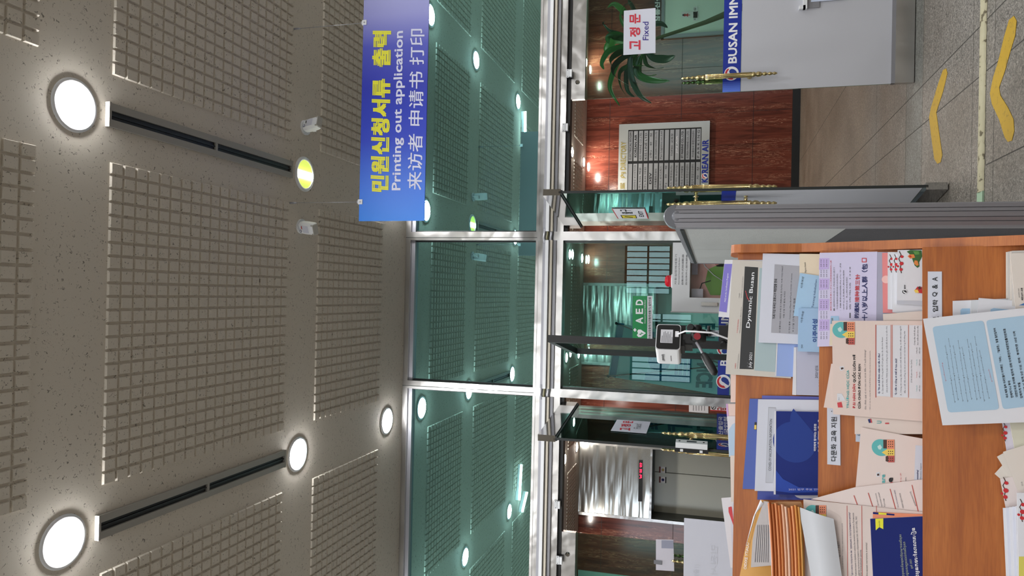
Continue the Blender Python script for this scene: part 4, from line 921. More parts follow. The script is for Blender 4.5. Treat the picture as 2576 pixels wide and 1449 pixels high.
mb.grid(rows, cap); mb.face(rows[0], cap); mb.face(rows[-1][::-1], cap); mb.lathe((cx_, 2.302, zt-.012), (0, -1, 0), [(0, .017), (.004, .0165), (.007, .012), (.008, 0)], cap, 18); mb.build('post_cap', t)
fab = mat('grey_fabric', c(164, 168, 167), .9); nt, lk, b = nodes(fab); mp = coords(nt, lk, (1, 1, 1)); nz = add(nt, 'ShaderNodeTexNoise', Scale=120.0, Detail=2.0, Distortion=2.0); lk.new(mp.outputs[0], nz.inputs['Vector']); bump(nt, lk, b, nz.outputs['Fac'], .5, .003)
fab2 = mat('charcoal_fabric', c(66, 66, 70), .9); nt, lk, b = nodes(fab2); mp = coords(nt, lk, (1, 1, 1)); nz = add(nt, 'ShaderNodeTexNoise', Scale=120.0, Detail=2.0, Distortion=2.0); lk.new(mp.outputs[0], nz.inputs['Vector']); bump(nt, lk, b, nz.outputs['Fac'], .6, .004)
def pseg(mb, y0, y1, za, zb, xa, xb, m): 
    f = lambda y: dx*(y-2.3)
    mb.hexa([(xa+f(y0), y0, za), (xb+f(y0), y0, za), (xb+f(y1), y1, za), (xa+f(y1), y1, za), (xa+f(y0), y0, zb), (xb+f(y0), y0, zb), (xb+f(y1), y1, zb), (xa+f(y1), y1, zb)], m)
for a, b_ in ((2.366, 3.12), (3.124, yp1)):
    mb = MB(); pseg(mb, a, b_, .93, 1.404, .217, .268, fab); mb.build('upper_panel', t)
    mb = MB(); pseg(mb, a, b_, .06, .926, .217, .268, fab2); mb.build('lower_panel', t)
mb = MB(); pseg(mb, 2.366, yp1+.01, 1.404, 1.414, .212, .273, M_black); pseg(mb, 2.366, yp1+.01, 1.414, 1.43, .216, .269, M_alu); pseg(mb, yp1, yp1+.012, 0, 1.414, .214, .271, M_alu); pseg(mb, 2.366, yp1, 0, .06, .214, .271, M_alu); mb.build('edge_trim', t)

# ------------------------------------------------------------------ wooden brochure rack
RY, TAU = rad(4.0), rad(12)
ex = V3((math.cos(RY), math.sin(RY), 0)); hn = V3((math.sin(RY), -math.cos(RY), 0))          # along the rack, towards the viewer
rn = (hn*math.cos(TAU)+V3((0, 0, math.sin(TAU)))).normalized(); rs = (V3((0, 0, math.cos(TAU)))-hn*math.sin(TAU)).normalized()   # board normal, board "up"
RO = V3((.1045, 1.78, 1.256)); RL, GAP, BT = .90, .056, .012
def bp(s, k, d, u): return RO - ex*(s+.005*max(k, 0)) + rn*(k*GAP+d) + rs*u      # s left, k board, d off its face, u up the board (0 = top of board 0)
def utop(k): return (-.003, -.184, -.3735, -.556)[k]
rack = thing('brochure_rack', 'orange beech brochure rack with tilted tiers full of leaflets', 'brochure rack', (RO.x-.45, RO.y-.1, 0))
for k in range(4):
    mb = MB(); u1 = utop(k); u0 = u1-(.30 if k else .62); ctr = bp(RL/2, k, -BT/2, (u0+u1)/2)
    mb.obox(ctr, ex*(RL/2), rn*(BT/2), rs*((u1-u0)/2), M_wood)
    if k: mb.obox(bp(RL/2, k, -GAP/2-BT/2+.001, u0+.006), ex*(RL/2), rn*((GAP-BT)/2), rs*.006, M_wood)
    mb.build('tier_board', rack)
mb = MB(); mb.obox(bp(RL/2, -1, 0, -.12), ex*(RL/2), rn*(BT/2), rs*.10, M_wood); mb.obox(bp(RL/2, 0, -GAP/2-.006, -.216), ex*(RL/2), rn*(GAP/2), rs*.006, M_wood); mb.build('back_pocket', rack)
for s0 in (-.019, RL):
    mb = MB(); P = lambda n_, z: RO-ex*(s0+.054*max(n_, 0))+hn*n_+V3((0, 0, z-RO.z)); top = 1.268
    prof = [(-.09, top-.03), (-.082, top-.008), (-.06, top), (.0, top), (.016, top-.006), (.026, top-.02), (.05, 1.12), (.15, .92), (.25, .74), (.30, .60), (.30, .0), (-.16, 0), (-.16, .5)]
    mb.prism([P(*q) for q in prof][::-1], -ex*.019, M_wood); mb.build('side_panel', rack)
mb = MB(); c0 = RO-ex*RL/2; mb.obox(c0+hn*.07+V3((0, 0, .045-RO.z)), ex*RL/2, hn*.2, V3((0, 0, .04)), M_wood); mb.obox(c0-hn*.15+V3((0, 0, .28-RO.z)), ex*RL/2, hn*.006, V3((0, 0, .24)), M_wood); mb.build('base_board', rack)

def tier(k, d): return Pl(bp(0, k, d, 0), rn)
def sheet(nm, label, cat, px4, pl, m, ext=.05, th=.0012, group=None, marks=None, bow=0., edge=None):
    """px4: top-left, top-right, bottom-right, bottom-left picture points of the visible sheet; it runs on down into its pocket"""
    a, b, e, f = [pl.pt(*q) for q in px4]
    if ext: f = f+(f-a).normalized()*ext; e = e+(e-b).normalized()*ext
    mb = MB(); N = 8 if bow else 1; front = []; back = []
    for i in range(N+1):
        u = i/N; k = pl.n*(bow*math.sin(math.pi*u)); p, q = a+(b-a)*u+k, f+(e-f)*u+k
        front.append((p, q)); back.append((p-pl.n*th, q-pl.n*th))
    em = edge or m
    for i in range(N):
        mb.face([front[i][1], front[i+1][1], front[i+1][0], front[i][0]], m); mb.face([back[i+1][1], back[i][1], back[i][0], back[i+1][0]], em)
        mb.face([front[i][0], front[i+1][0], back[i+1][0], back[i][0]], em); mb.face([front[i+1][1], front[i][1], back[i][1], back[i+1][1]], em)
    mb.face([front[0][1], front[0][0], back[0][0], back[0][1]], em); mb.face([front[N][0], front[N][1], back[N][1], back[N][0]], em)
    if marks: marks(mb, pl)
    return mb.build(nm, label=label, cat=cat, group=group)
W1 = 'leaflets on the top tier'; W2 = 'leaflets on the middle tier'; W3 = 'leaflets on the lowest tier in view'
M_lil = mat('paper_lilac', c(206, 200, 228), .65); M_pur = mat('print_purple', c(122, 112, 196), .5); M_sky = mat('paper_sky', c(158, 192, 220), .65)
M_teal = mat('print_grey_teal', c(162, 180, 184), .6); M_peri = mat('paper_periwinkle', c(142, 164, 216), .6); M_ivory = mat('paper_ivory', c(222, 208, 184), .65)
M_news = mat('newsprint', c(200, 194, 186), .75); M_gbox = mat('print_grey_box', c(162, 162, 170), .7); M_fold = mat('folder_blue', c(66, 88, 168), .4); M_fold2 = mat('folder_navy', c(50, 66, 150), .4)
M_nav = mat('cover_navy', c(15, 36, 114), .55, spec=.25); M_nav2 = mat('cover_navy_light', c(30, 56, 134), .55, spec=.25); M_khm = mat('cover_deep_blue', c(13, 30, 104), .55, spec=.25)
M_pnk = mat('cover_pink', c(222, 132, 132), .5); M_tealp = mat('print_teal', c(92, 176, 176), .6); M_redp = mat('print_red', c(200, 62, 70), .6); M_sal = mat('print_salmon', c(226, 138, 104), .6); M_yel = mat('print_yellow', c(232, 200, 92), .6); M_dkb = mat('print_brown', c(70, 44, 36), .6); M_rbr = mat('print_redbrown', c(186, 84, 76), .6)

# behind the top board
pb = lambda d: Pl(bp(0, 0, -BT-d, 0), rn)
sheet('leaflet', 'plain white leaflet poking up behind the rack beside the newspaper', 'leaflet', [(1838, 1012), (1838.5, 936), (1852, 936), (1852, 1012)], pb(.006), P_pink, .12, group=W1)
sheet('leaflet', 'white leaflet with a lilac top strip poking up behind the rack', 'leaflet', [(1830, 1062), (1826, 1016), (1851, 1016), (1851, 1062)], pb(.010), P_pink, .12, group=W1, marks=lambda mb, pl: patch(mb, pl, [(1830, 1062), (1826, 1016), (1831, 1016), (1834.5, 1062)], mat('print_lilac', c(196, 158, 206), .6)))
sheet('leaflet', 'white leaflet with a pale blue curve poking up behind the rack', 'leaflet', [(1834, 1149), (1829, 1047), (1850, 1047), (1850, 1149)], pb(.008), P_white, .12, group=W1, marks=lambda mb, pl: patch(mb, pl, [(1834, 1149), (1833, 1082), (1842, 1068), (1850, 1063), (1850, 1149)], mat('print_pale_blue', c(172, 200, 224), .6)))
sheet('leaflet', 'long plain cream leaflet poking up behind the rack by the lift doors', 'leaflet', [(1839, 1262), (1837, 1146), (1850, 1146), (1850, 1262)], pb(.006), P_warm, .12, group=W1)
sheet('leaflet', 'slanted white leaflet with a red mark behind the rack before the white board', 'leaflet', [(1838, 1428), (1814.5, 1253), (1850, 1250), (1849.5, 1428)], pb(.010), P_white, .12, group=W1, marks=lambda mb, pl: (patch(mb, pl, [(1848, 1330), (1841, 1275), (1839, 1274), (1832.5, 1276), (1833, 1288)], M_redp), patch(mb, pl, [(1849.5, 1428), (1843, 1428), (1838, 1310), (1842, 1268), (1850, 1262)], P_cool, .0002)))

# top tier
def mk(mb, pl):
    patch(mb, pl, [(1818, 813-30+2), (1809.5, 782), (1823, 664), (1842, 664)], M_pur) if 0 else patch(mb, pl, [(1828, 786), (1809, 783), (1822.5, 664), (1842, 664)], M_pur)
    ptext(mb, pl, 'FAQ on the Certification Program', (1827, 760), (1834, 688), (1822, 759), M_w, 0)
sheet('leaflet', 'white leaflet with a purple FAQ heading rising behind the black-banded newspaper', 'leaflet', [(1807, 797), (1823, 653.7), (1852, 653.7), (1846, 800)], tier(0, .003), P_white, .1, group=W1, marks=mk)
def mk(mb, pl):
    patch(mb, pl, [(1896, 929), (1860.4, 928), (1873.8, 670.4), (1907.3, 672.7)], M_black)
    patch(mb, pl, [(1950, 936), (1897.5, 932), (1911, 674), (1960, 678)], M_teal)
    ptext(mb, pl, 'Dynamic Busan', (1889, 825), (1901, 686), (1877, 824), M_w, .01, .0009)
    patch(mb, pl, [(1886, 757), (1880, 751), (1875, 732), (1876, 731), (1881, 748)], M_redp, .0012)
    ptext(mb, pl, 'July 2021', (1892, 926), (1895, 888), (1883, 925), M_w, .005, .0009); ptext(mb, pl, 'No. 25', (1882, 924), (1883, 911), (1878.5, 924), M_grey, 0, .0009)
    for b_, p0, p1, h in (('2 NEWS', (1851, 928), (1852, 914), 3), ('Seasonal town and beaches', (1856, 928), (1859, 890), 2.2), ('4-5 MUST PLAY BUSAN', (1856, 838), (1859, 804), 3), ('Different beaches with different charms', (1862, 838), (1866, 772), 2.2), ('7 FOOD', (1861, 750), (1862, 738), 3), ('The better the seafood, the better', (1866, 750), (1870, 695), 2.2)): scribble(mb, pl, b_, p0, p1, h, M_redp if b_[0] in '24' and h > 2.5 else M_grey)
sheet('newspaper', 'folded newspaper with a black title band leaning on the top tier', 'newspaper', [(1825, 941), (1843, 653.7), (1990, 660), (1990, 952)], tier(0, .007), M_news, .0, .003, marks=mk)
sheet('leaflet', 'periwinkle blue leaflet under the newspaper on the top tier', 'leaflet', [(1951, 946), (1955, 860), (2030, 862), (2030, 950)], tier(0, .0088), M_peri, .04, group=W1, marks=lambda mb, pl: patch(mb, pl, [(1953, 946), (1950, 945), (1954, 862), (1956.5, 862)], P_white))
def mk(mb, pl):
    patch(mb, pl, [(2003, 994), (1993, 993), (1997, 874), (2003, 874)], P_white)
    ptext(mb, pl, '2021년도', (2057, 951), (2058, 919), (2049.5, 951), M_txt, 0); ptext(mb, pl, '사회통합프로그램', (2067, 980), (2069, 880), (2059.5, 980), M_txt, .03)
sheet('booklet', 'grey-lilac 2021 booklet with a white spine on the top tier', 'booklet', [(1993, 993), (1997, 873), (2064, 873), (2062, 995)], tier(0, .013), mat('paper_grey_lilac', c(178, 180, 200), .6), .06, .003, W1, mk)
def mk(mb, pl):
    patch(mb, pl, [(2006, 841), (1939.8, 837), (1948.7, 665), (2011.5, 669)], M_gbox)
    ptext(mb, pl, '75세 이상 외국인 코로나19 예방접종 안내', (1950, 802), (1955, 702), (1943, 802), M_txt, .02)
    for b_, p0, p1 in (('□ 접종대상 : 대한민국에 장기체류(90일 초과)하는 75세 이상(1946년', (1964, 836), (1971, 670)), ('12월 31일 이전 출생) 외국인', (1974, 800), (1977, 733)), ('□ 백신 종류 : Comirnaty (Pfizer/BioNTech) COVID-19 vaccine', (1988, 838), (1994, 688)), ('※ 21일 간격으로 2회 접종', (1997, 835), (2001, 750))): scribble(mb, pl, b_, p0, p1, 4.5, M_txt)
sheet('paper_sheet', 'white vaccination notice with a grey text box over the newspaper', 'notice', [(1908, 861.5), (1919, 637.5), (2066, 641), (2062, 868)], tier(0, .016), P_cool, .05, .0015, marks=mk)
sheet('leaflet', 'small cream leaflet with a handwritten line at the right end of the top tier', 'leaflet', [(2011, 700), (2011.3, 638.5), (2066, 639), (2066, 700)], tier(0, .021), M_ivory, .06, .0015, W1, lambda mb, pl: ptext(mb, pl, 'Migrant friends', (2030, 686), (2028, 660), (2024.5, 686), M_txt))
def mk(mb, pl): ptext(mb, pl, 'Tanteng kababaihan', (2048, 775), (2057, 704), (2041.5, 774), mat('ink_slate', c(70, 92, 130), .6)); ptext(mb, pl, '이주여성', (2019, 725), (2023, 697), (2013.5, 724), M_txt)
sheet('leaflet', 'tilted sky blue leaflet with slate lettering beneath the cream one', 'leaflet', [(1996.3, 794.5), (2012.4, 686.8), (2070, 695), (2060, 800)], tier(0, .025), M_sky, .06, .0015, W1, mk)
def mk(mb, pl): ptext(mb, pl, '이주여성', (2056, 860), (2056, 803), (2044, 860), mat('ink_blue', c(44, 82, 150), .6), .03); ptext(mb, pl, '이주여성', (2019, 812), (2023, 784), (2013.5, 811), M_txt); ptext(mb, pl, '한국어', (2020, 876), (2020, 867), (2015, 876), M_txt)
sheet('leaflet', 'sky blue leaflet with bold blue Korean title on the top tier', 'leaflet', [(2006.8, 884), (2009, 775.5), (2066, 775.5), (2064, 886)], tier(0, .030), mat('paper_sky2', c(150, 182, 214), .65), .06, .0015, W1, mk)

sheet('folder', 'blue plastic folder rearmost on the top tier', 'folder', [(1868, 1230), (1886, 1003), (2066, 1004), (2060, 1234)], tier(0, .0040), M_fold, .06, .003, W1, lambda mb, pl: (patch(mb, pl, [(1903.5, 1081), (1897, 1081), (1898.5, 1062), (1903.5, 1062)], M_black), patch(mb, pl, [(1903, 1080), (1897.5, 1080), (1898, 1069), (1903, 1069)], M_yel, .0008)))
sheet('folder', 'thin violet folder edge rising at the right of the white vaccination sheet', 'folder', [(1916, 1015), (1917, 995), (2064, 998), (2064, 1020)], tier(0, .0065), mat('folder_violet', c(80, 86, 170), .4), .05, .002, W1)
sheet('folder', 'navy folder at the left end behind the vaccination sheet', 'folder', [(1905, 1257), (1906, 1232), (2062, 1235), (2062, 1258)], tier(0, .0075), M_fold2, .05, .003, W1, lambda mb, pl: patch(mb, pl, [(2064, 1254), (2014, 1254), (2005, 1251), (1999, 1246), (2064, 1246)], P_cool))
def mk(mb, pl):
    patch(mb, pl, [(1944, 1215), (1926, 1214.5), (1933, 1024), (1952, 1025)], M_gbox); patch(mb, pl, [(1944.5, 1213.5), (1927, 1213), (1934, 1026), (1952, 1027)], mat('print_pale_grey', c(186, 188, 198), .7), .0007)
    ptext(mb, pl, 'COVID-19 VACCINATION INFORMATION', (1940, 1184), (1943, 1054), (1933.5, 1184), M_txt, 0, .001)
sheet('paper_sheet', 'white vaccination information sheet in the blue folder', 'notice', [(1898.4, 1234.8), (1907, 1004.5), (2066, 1006), (2060, 1238)], tier(0, .012), P_cool, .05, .0015, marks=mk)
def mk(mb, pl):
    ct = pl.pt(2045, 1095, .0005); u = (pl.pt(2045, 1040)-pl.pt(2045, 1095)).normalized(); 
    v = rn.cross(u); v = v if v.z > 0 else -v
    disc(mb, pl.pt(2052, 1062, .0004), u, v, .052, M_nav2, 26, rad(60), rad(200)); disc(mb, pl.pt(1998, 1112, .0005), u, v, .044, M_nav2, 30)
    patch(mb, pl, [(2064, 1238), (1990, 1240), (1952, 1235), (1950, 1180), (1970, 1205), (2010, 1226), (2064, 1228)], mat('cover_blue_mid', c(40, 70, 162), .55, spec=.25), .0006)
    patch(mb, pl, [(1951.5, 1244), (1946.5, 1243.7), (1948.7, 1034), (1952.5, 1034)], P_white, .0007)
    ptext(mb, pl, '국민에게 힘이되는 든든한', (2053, 1135), (2054, 1066), (2047, 1135), M_w, .02, .0009); ptext(mb, pl, '법무부', (2070, 1135), (2070, 1054), (2058, 1135), M_w, .05, .0009)
    ptext(mb, pl, '2021 법무 주요 안내', (1984, 1233.5), (2064, 1233.5), (1984, 1228.5), M_lil, 0, .0009)
sheet('booklet', 'navy booklet with lighter circles at the front of the blue folder', 'booklet', [(1946.5, 1243.7), (1948.7, 1034), (2066, 1036), (2062, 1246)], tier(0, .020), M_nav, .05, .004, W1, mk, edge=P_white)

# middle tier
def mk(mb, pl):
    for i in range(8):
        y0, y1 = 647+26*i-.5, 647+26*(i+1)-.5; lil = mat('cell_lilac', c(192, 172, 222), .65)
        if i % 2 == 0: patch(mb, pl, [(2085, y1+4-i*.3), (2060, y1+6-i*.3), (2061, y0+3-i*.3), (2086, y0+3-i*.3)], lil)
        for q in range(3): scribble(mb, pl, '접종 안내', (2067+7*q, y1-1), (2067+7*q, y0+7), 3, M_grey)
    ptext(mb, pl, '关于十八岁以上人群（包', (2182, 838), (2182, 664), (2168, 838), M_navy, .025)
    ptext(mb, pl, '的通知', (2160, 800), (2161, 762), (2149, 800), M_navy, .03); ptext(mb, pl, '接种第三针', (2161, 760), (2163, 690), (2150, 760), M_redp, .02)
    mb.face([pl.pt(x, y, .0008) for x, y in ((2168, 660), (2168, 649), (2180, 649), (2180, 660))], M_redp); mb.face([pl.pt(x, y, .0012) for x, y in ((2170, 658), (2170, 651), (2178, 651), (2178, 658))], M_lil)
    for i in range(7): scribble(mb, pl, ['接种对象为年满十八岁以上完成基础接种的人群', '■ 接种时间自十月起依次进行', '· 可在保健所或委托医疗机构预约', '· 接种间隔为六个月', '· 60岁以上及高危人群优先接种', '· 预约方法：网上预约或电话预约', '■ 咨询电话 1339'][i], (2092+8*i, 782 if i < 6 else 800), (2092+8*i, 655+(i*17) % 43), 3.6, M_redp if i == 0 else M_grey)
    patch(mb, pl, [(2112, 815), (2088, 815), (2090, 795), (2110, 795)], M_sky); patch(mb, pl, [(2100, 870), (2086, 870), (2090, 800), (2096, 800)], M_ivory)
sheet('paper_sheet', 'thick lilac stack of Chinese notices curling over the tier edge', 'notice', [(2056, 872), (2062, 636), (2207, 633), (2204, 868)], tier(1, .008), M_lil, .0, .007, marks=mk)
sheet('paper_sheet', 'grey page edges of notices below the lilac stack', 'notice', [(2203, 850), (2206, 634), (2226, 634), (2224, 850)], tier(1, .0075), mat('page_edges', c(164, 164, 184), .7), .05, .004)
def mk(mb, pl):
    ct = pl.pt(2229, 703, .0005); u = -ex; disc(mb, ct, ex, rs, .008, mat('cover_pink_light', c(236, 186, 180), .5), 16)
sheet('booklet', 'pink booklet standing behind the plum blossom booklets', 'booklet', [(2221, 787), (2219, 636), (2324, 634), (2324, 790)], tier(1, .011), M_pnk, .05, .002, W2, mk)
def blossom(mb, pl, x, y, s=1.0, flip=1):
    q = [(x, y), (x+4*s, y+8*s), (x-1*s, y+17*s), (x+4*s, y+27*s), (x+2*s, y+38*s), (x+5*s, y+48*s)]
    for a, b in zip(q[:-1], q[1:]): patch(mb, pl, [(a[0]-1*s, a[1]), (b[0]-1*s, b[1]), (b[0]+1*s, b[1]), (a[0]+1*s, a[1])], M_dkb, .0006)
    for dx_, dy_, r in ((6, 12, 3), (5, 27, 3.8), (4, 40, 3.2), (-3, 33, 2.2)): 
        ce = pl.pt(x+dx_*s, y+dy_*s, .0009); disc(mb, ce, ex, rs, r*s*.00085, M_red, 10)
for k, (dx_, dy_, d, lab) in enumerate(((0, 12, .0155, 'rearmost white plum blossom booklet on the middle tier'), (12, 4, .0195, 'second white plum blossom booklet on the middle tier'))):
    sheet('booklet', lab, 'booklet', [(2233+dx_, 790-dy_), (2233+dx_, 640-dy_*.5), (2324, 634), (2324, 797-dy_)], tier(1, d), P_white, .05, .003, W2, lambda mb, pl: blossom(mb, pl, 2238+dx_, 640, .95))
def mk(mb, pl):
    blossom(mb, pl, 2262, 632, 1.15)
    gr = mat('print_forest', c(46, 92, 38), .6); orr = mat('print_orange', c(214, 130, 60), .6); gr2 = mat('print_leaf', c(84, 140, 60), .6)
    patch(mb, pl, [(2320, 645), (2318, 630), (2290, 629), (2281, 633), (2292, 643), (2296, 655), (2301, 668), (2308, 674), (2313, 670), (2312, 660)], gr, .0006)
    patch(mb, pl, [(2313, 640), (2311, 632), (2297, 632), (2302, 641)], gr2, .0008); patch(mb, pl, [(2302, 648), (2299, 640), (2288, 640), (2283, 645), (2290, 651)], orr, .001); patch(mb, pl, [(2311, 667), (2308, 656), (2301, 655), (2299, 663), (2306, 669)], orr, .001); patch(mb, pl, [(2294, 646), (2290, 642), (2286, 645), (2290, 648)], M_red, .0012)
    emblem(mb, pl.pt(2275.5, 734, .0006), ex, rs, rn, .0048, True); ptext(mb, pl, '법무부', (2278, 727), (2278, 717), (2274, 727), M_txt, .03, .0008)
    patch(mb, pl, [(2320, 738), (2319, 722), (2308, 721), (2302, 729), (2308, 737)], M_red, .0006); patch(mb, pl, [(2312, 736), (2308, 728), (2299, 730), (2303, 737)], M_yel, .0008); patch(mb, pl, [(2318, 726), (2314, 720), (2309, 723), (2312, 729)], M_dkb, .001)
    patch(mb, pl, [(2324, 767), (2256, 765), (2256, 756), (2324, 757)], mat('spine_grey', c(186, 188, 198), .6), .0005)
sheet('booklet', 'front white booklet with plum blossom and a green landscape, middle tier', 'booklet', [(2256, 765), (2258, 629), (2324, 628), (2324, 768)], tier(1, .0255), P_white, .05, .005, W2, mk)
def globe(mb, pl, x, y, s=1.):
    ct = pl.pt(x, y, .0006); disc(mb, ct, ex, rs, .0165*s, M_tealp, 26)
    patch(mb, pl, [(x-6*s, y+4*s), (x-9*s, y-3*s), (x-2*s, y-8*s), (x+3*s, y-1*s), (x-1*s, y+5*s)], mat('print_pale_teal', c(190, 216, 212), .6), .0008)
    B = lambda a, b, c_, d_: [(x+b*s, y+d_*s), (x+b*s, y+c_*s), (x+a*s, y+c_*s), (x+a*s, y+d_*s)]
    patch(mb, pl, B(6, 15, -20, 2), M_dkb, .001); patch(mb, pl, B(15, 34, -20, 4), M_sal, .001); patch(mb, pl, [(x+34*s, y+20*s), (x+34*s, y+4*s), (x+15*s, y+4*s), (x+2*s, y+12*s), (x+15*s, y+20*s)], M_yel, .0012)
    patch(mb, pl, [(x+18*s, y+36*s), (x+18*s, y+20*s), (x+12*s, y+22*s), (x+12*s, y+34*s)], M_dkb, .001); patch(mb, pl, B(18, 34, 20, 37), M_rbr, .001)
    for a in (18, 23, 28): 
        for b in (-16, -10, -4, 8, 14, 25, 31): patch(mb, pl, B(a, a+2.2, b, b+2.5), M_dkb, .0016)
def mk(mb, pl):
    globe(mb, pl, 2116, 830, 1.0)
    ptext(mb, pl, 'TRƯỜNG HỌC CỦA', (2137, 1027), (2137, 931), (2128, 1027), M_tealp, .02)
    ptext(mb, pl, 'ĐẠI HÀN DÂN', (2153, 1027), (2153, 966), (2144, 1027), M_redp, .025); ptext(mb, pl, 'QUỐC LUÔN MỞ', (2153, 962), (2153, 892), (2143, 962), M_txt, .025); ptext(mb, pl, 'CỬA CHÀO ĐÓN CÁC BẠN', (2166, 1028), (2166, 916), (2157, 1028), M_txt, .02)
    scribble(mb, pl, 'Gia đình quý vị có con em từ 6 đến 17 tuổi không?', (2180, 1030), (2179, 880), 6, M_grey); scribble(mb, pl, 'Nếu có, hãy cho chúng đến trường để được hòa nhập với bạn bè trong trang lứa.', (2190, 1030), (2190, 882), 3.5, M_grey)
    patch(mb, pl, [(2120, 1025), (2108, 1025), (2106, 1013), (2117, 1011)], M_redp); patch(mb, pl, [(2127, 1008), (2106, 1008), (2106, 990), (2118, 990)], P_white); scribble(mb, pl, '베트남어 tiếng Việt', (2112, 1007), (2112, 999), 3, M_grey)
    patch(mb, pl, [(2124, 930), (2114, 933), (2112, 922), (2123, 921)], P_white); patch(mb, pl, [(2122, 928), (2116, 930), (2115, 925), (2121, 924)], M_dkb, .0008)
    for x in (2202, 2203.5, 2241, 2244, 2285): patch(mb, pl, [(x+1, 1000), (x, 1000), (x, 817), (x+1, 817)], M_rbr)
    patch(mb, pl, [(2240, 998), (2205, 996), (2205, 818), (2240, 818)], P_white, .0003); patch(mb, pl, [(2284, 1000), (2246, 999), (2246, 818), (2284, 818)], P_white, .0003); patch(mb, pl, [(2330, 1004), (2287, 1002), (2287, 818), (2330, 818)], P_white, .0003)
    scribble(mb, pl, 'Q. Tôi có thể được nhận tư vấn ở đâu?', (2214, 990), (2214, 889), 6, M_navy, bold=.02); scribble(mb, pl, 'A. Các bạn hãy tới Trung tâm hỗ trợ giáo dục đa văn hóa Busan', (2223, 991), (2222, 848), 5.5, M_grey); scribble(mb, pl, '(051) 819-7092, 7003) hoặc các trường học gần nhất để được tư vấn nhé.', (2234, 987), (2233, 820), 5.5, M_grey)
    scribble(mb, pl, 'Q. Liệu ai cũng có thể đi học chứ?', (2256, 993), (2257, 902), 6, M_navy, bold=.02); scribble(mb, pl, 'A. Chúng tôi cung cấp một cách chế độ bình đẳng, và tất cả mọi người', (2269, 995), (2268, 820), 5.5, M_grey); scribble(mb, pl, 'đều có thể đến trường cho dù tư cách lưu trú của bạn là gì đi chăng nữa.', (2279, 989), (2278, 832), 5.5, M_grey)
    scribble(mb, pl, '[Chế độ giáo dục Hàn Quốc]', (2295, 962), (2295, 905), 5, M_grey); scribble(mb, pl, 'Cung cấp chế độ giáo', (2303, 868), (2303, 820), 5, M_txt); scribble(mb, pl, 'dục miễn phí (cho cấp', (2311, 868), (2311, 820), 5, M_txt)
    for i, y in enumerate((985, 951, 920, 890)): scribble(mb, pl, 'Trường mẫu', (2308, y), (2308, y-16), 4, [M_tealp, M_redp, M_tealp, M_txt][i]); scribble(mb, pl, 'tiểu học', (2315, y), (2315, y-16), 4, M_txt)
sheet('leaflet', 'blush leaflet behind the Vietnamese school leaflet, its corner askew', 'leaflet', [(2072, 1025), (2091, 915), (2324, 920), (2324, 1050)], tier(1, .029), P_pink, .05, .001, W2)
sheet('leaflet', 'blush sheet with a small flag beside the Vietnamese school leaflet', 'leaflet', [(2150, 1092), (2150, 990), (2324, 1000), (2322, 1092)], tier(1, .026), mat('paper_blush2', c(218, 202, 194), .7), .05, .001, W2, lambda mb, pl: (patch(mb, pl, [(2194, 1063), (2186, 1064), (2183, 1055), (2191, 1053)], M_navy), patch(mb, pl, [(2194, 1063), (2191, 1063.5), (2189, 1054), (2191, 1053)], M_redp, .0008), ptext(mb, pl, 'U', (2217, 1065), (2217, 1059), (2206, 1065), M_tealp, .03), ptext(mb, pl, 'I', (2236, 1066), (2236, 1064), (2227, 1066), M_redp, .03)))
sheet('leaflet', 'blush Vietnamese school leaflet with a globe and coloured houses', 'leaflet', [(2096, 1042), (2093, 807), (2324, 807), (2324, 1060)], tier(1, .032), P_pink, .05, .001, W2, mk)
sheet('leaflet', 'pair of blush sheets edge-on between the lilac stack and the school leaflet', 'leaflet', [(2222, 812), (2221, 790), (2324, 782), (2324, 812)], tier(1, .0275), mat('paper_blush3', c(214, 200, 192), .7), .04, .001, W2)
def mk(mb, pl):
    globe(mb, pl, 2216, 1126, 1.0)
    ptext(mb, pl, 'Schools are', (2226, 1270), (2226, 1194), (2216, 1270), M_tealp, .03); ptext(mb, pl, 'welcome', (2244, 1270), (2246, 1213), (2235, 1270), M_redp, .03); ptext(mb, pl, 'e', (2245, 1212), (2246, 1202), (2236, 1212), M_txt, .04, .0009)
    scribble(mb, pl, 'Do you have any children aged 6 to 17?', (2268, 1300), (2269, 1190), 5, M_redp); scribble(mb, pl, 'Send them to school with others.', (2280, 1290), (2280, 1200), 4, M_grey)
    patch(mb, pl, [(2214, 1198), (2205, 1200), (2204, 1189), (2213, 1187)], P_white); patch(mb, pl, [(2212, 1196), (2207, 1197), (2206, 1192), (2211, 1191)], M_dkb, .0008)
    patch(mb, pl, [(2330, 1250), (2298, 1250), (2303, 1120), (2330, 1122)], P_cool, .0003); scribble(mb, pl, 'Q. Where can I get counseling?', (2310, 1250), (2311, 1182), 5, M_navy, bold=.02); scribble(mb, pl, 'Busan Multicultural Education Support', (2318, 1250), (2319, 1165), 4.5, M_grey)
sheet('leaflet', 'blush English school leaflet with a globe and coloured houses', 'leaflet', [(2149, 1262), (2166, 1075), (2324, 1104), (2318, 1265)], tier(1, .030), mat('paper_blush4', c(222, 204, 198), .7), .05, .001, W2, mk)
def mk(mb, pl):
    for x in (2150, 2186, 2241, 2296): patch(mb, pl, [(x+17, 1294), (x+14.5, 1294), (x-3, 1216+((2320-x)*.18)), (x-1, 1215+((2320-x)*.18))], M_rbr)
    for b_, p0, p1 in (('Где я могу получить', (2212, 1272), (2205, 1240)), ('Консультация о школьной', (2221, 1274), (2212, 1238)), ('Бусан', (2228, 1274), (2225, 1254)), ('Могу ли я учиться в школу?', (2262, 1276), (2252, 1232)), ('старших и других классов', (2275, 1278), (2266, 1240)), ('независимости]', (2306, 1272), (2292, 1236))): scribble(mb, pl, b_, p0, p1, 4.5, M_navy if 'Могу' in b_ else M_grey)
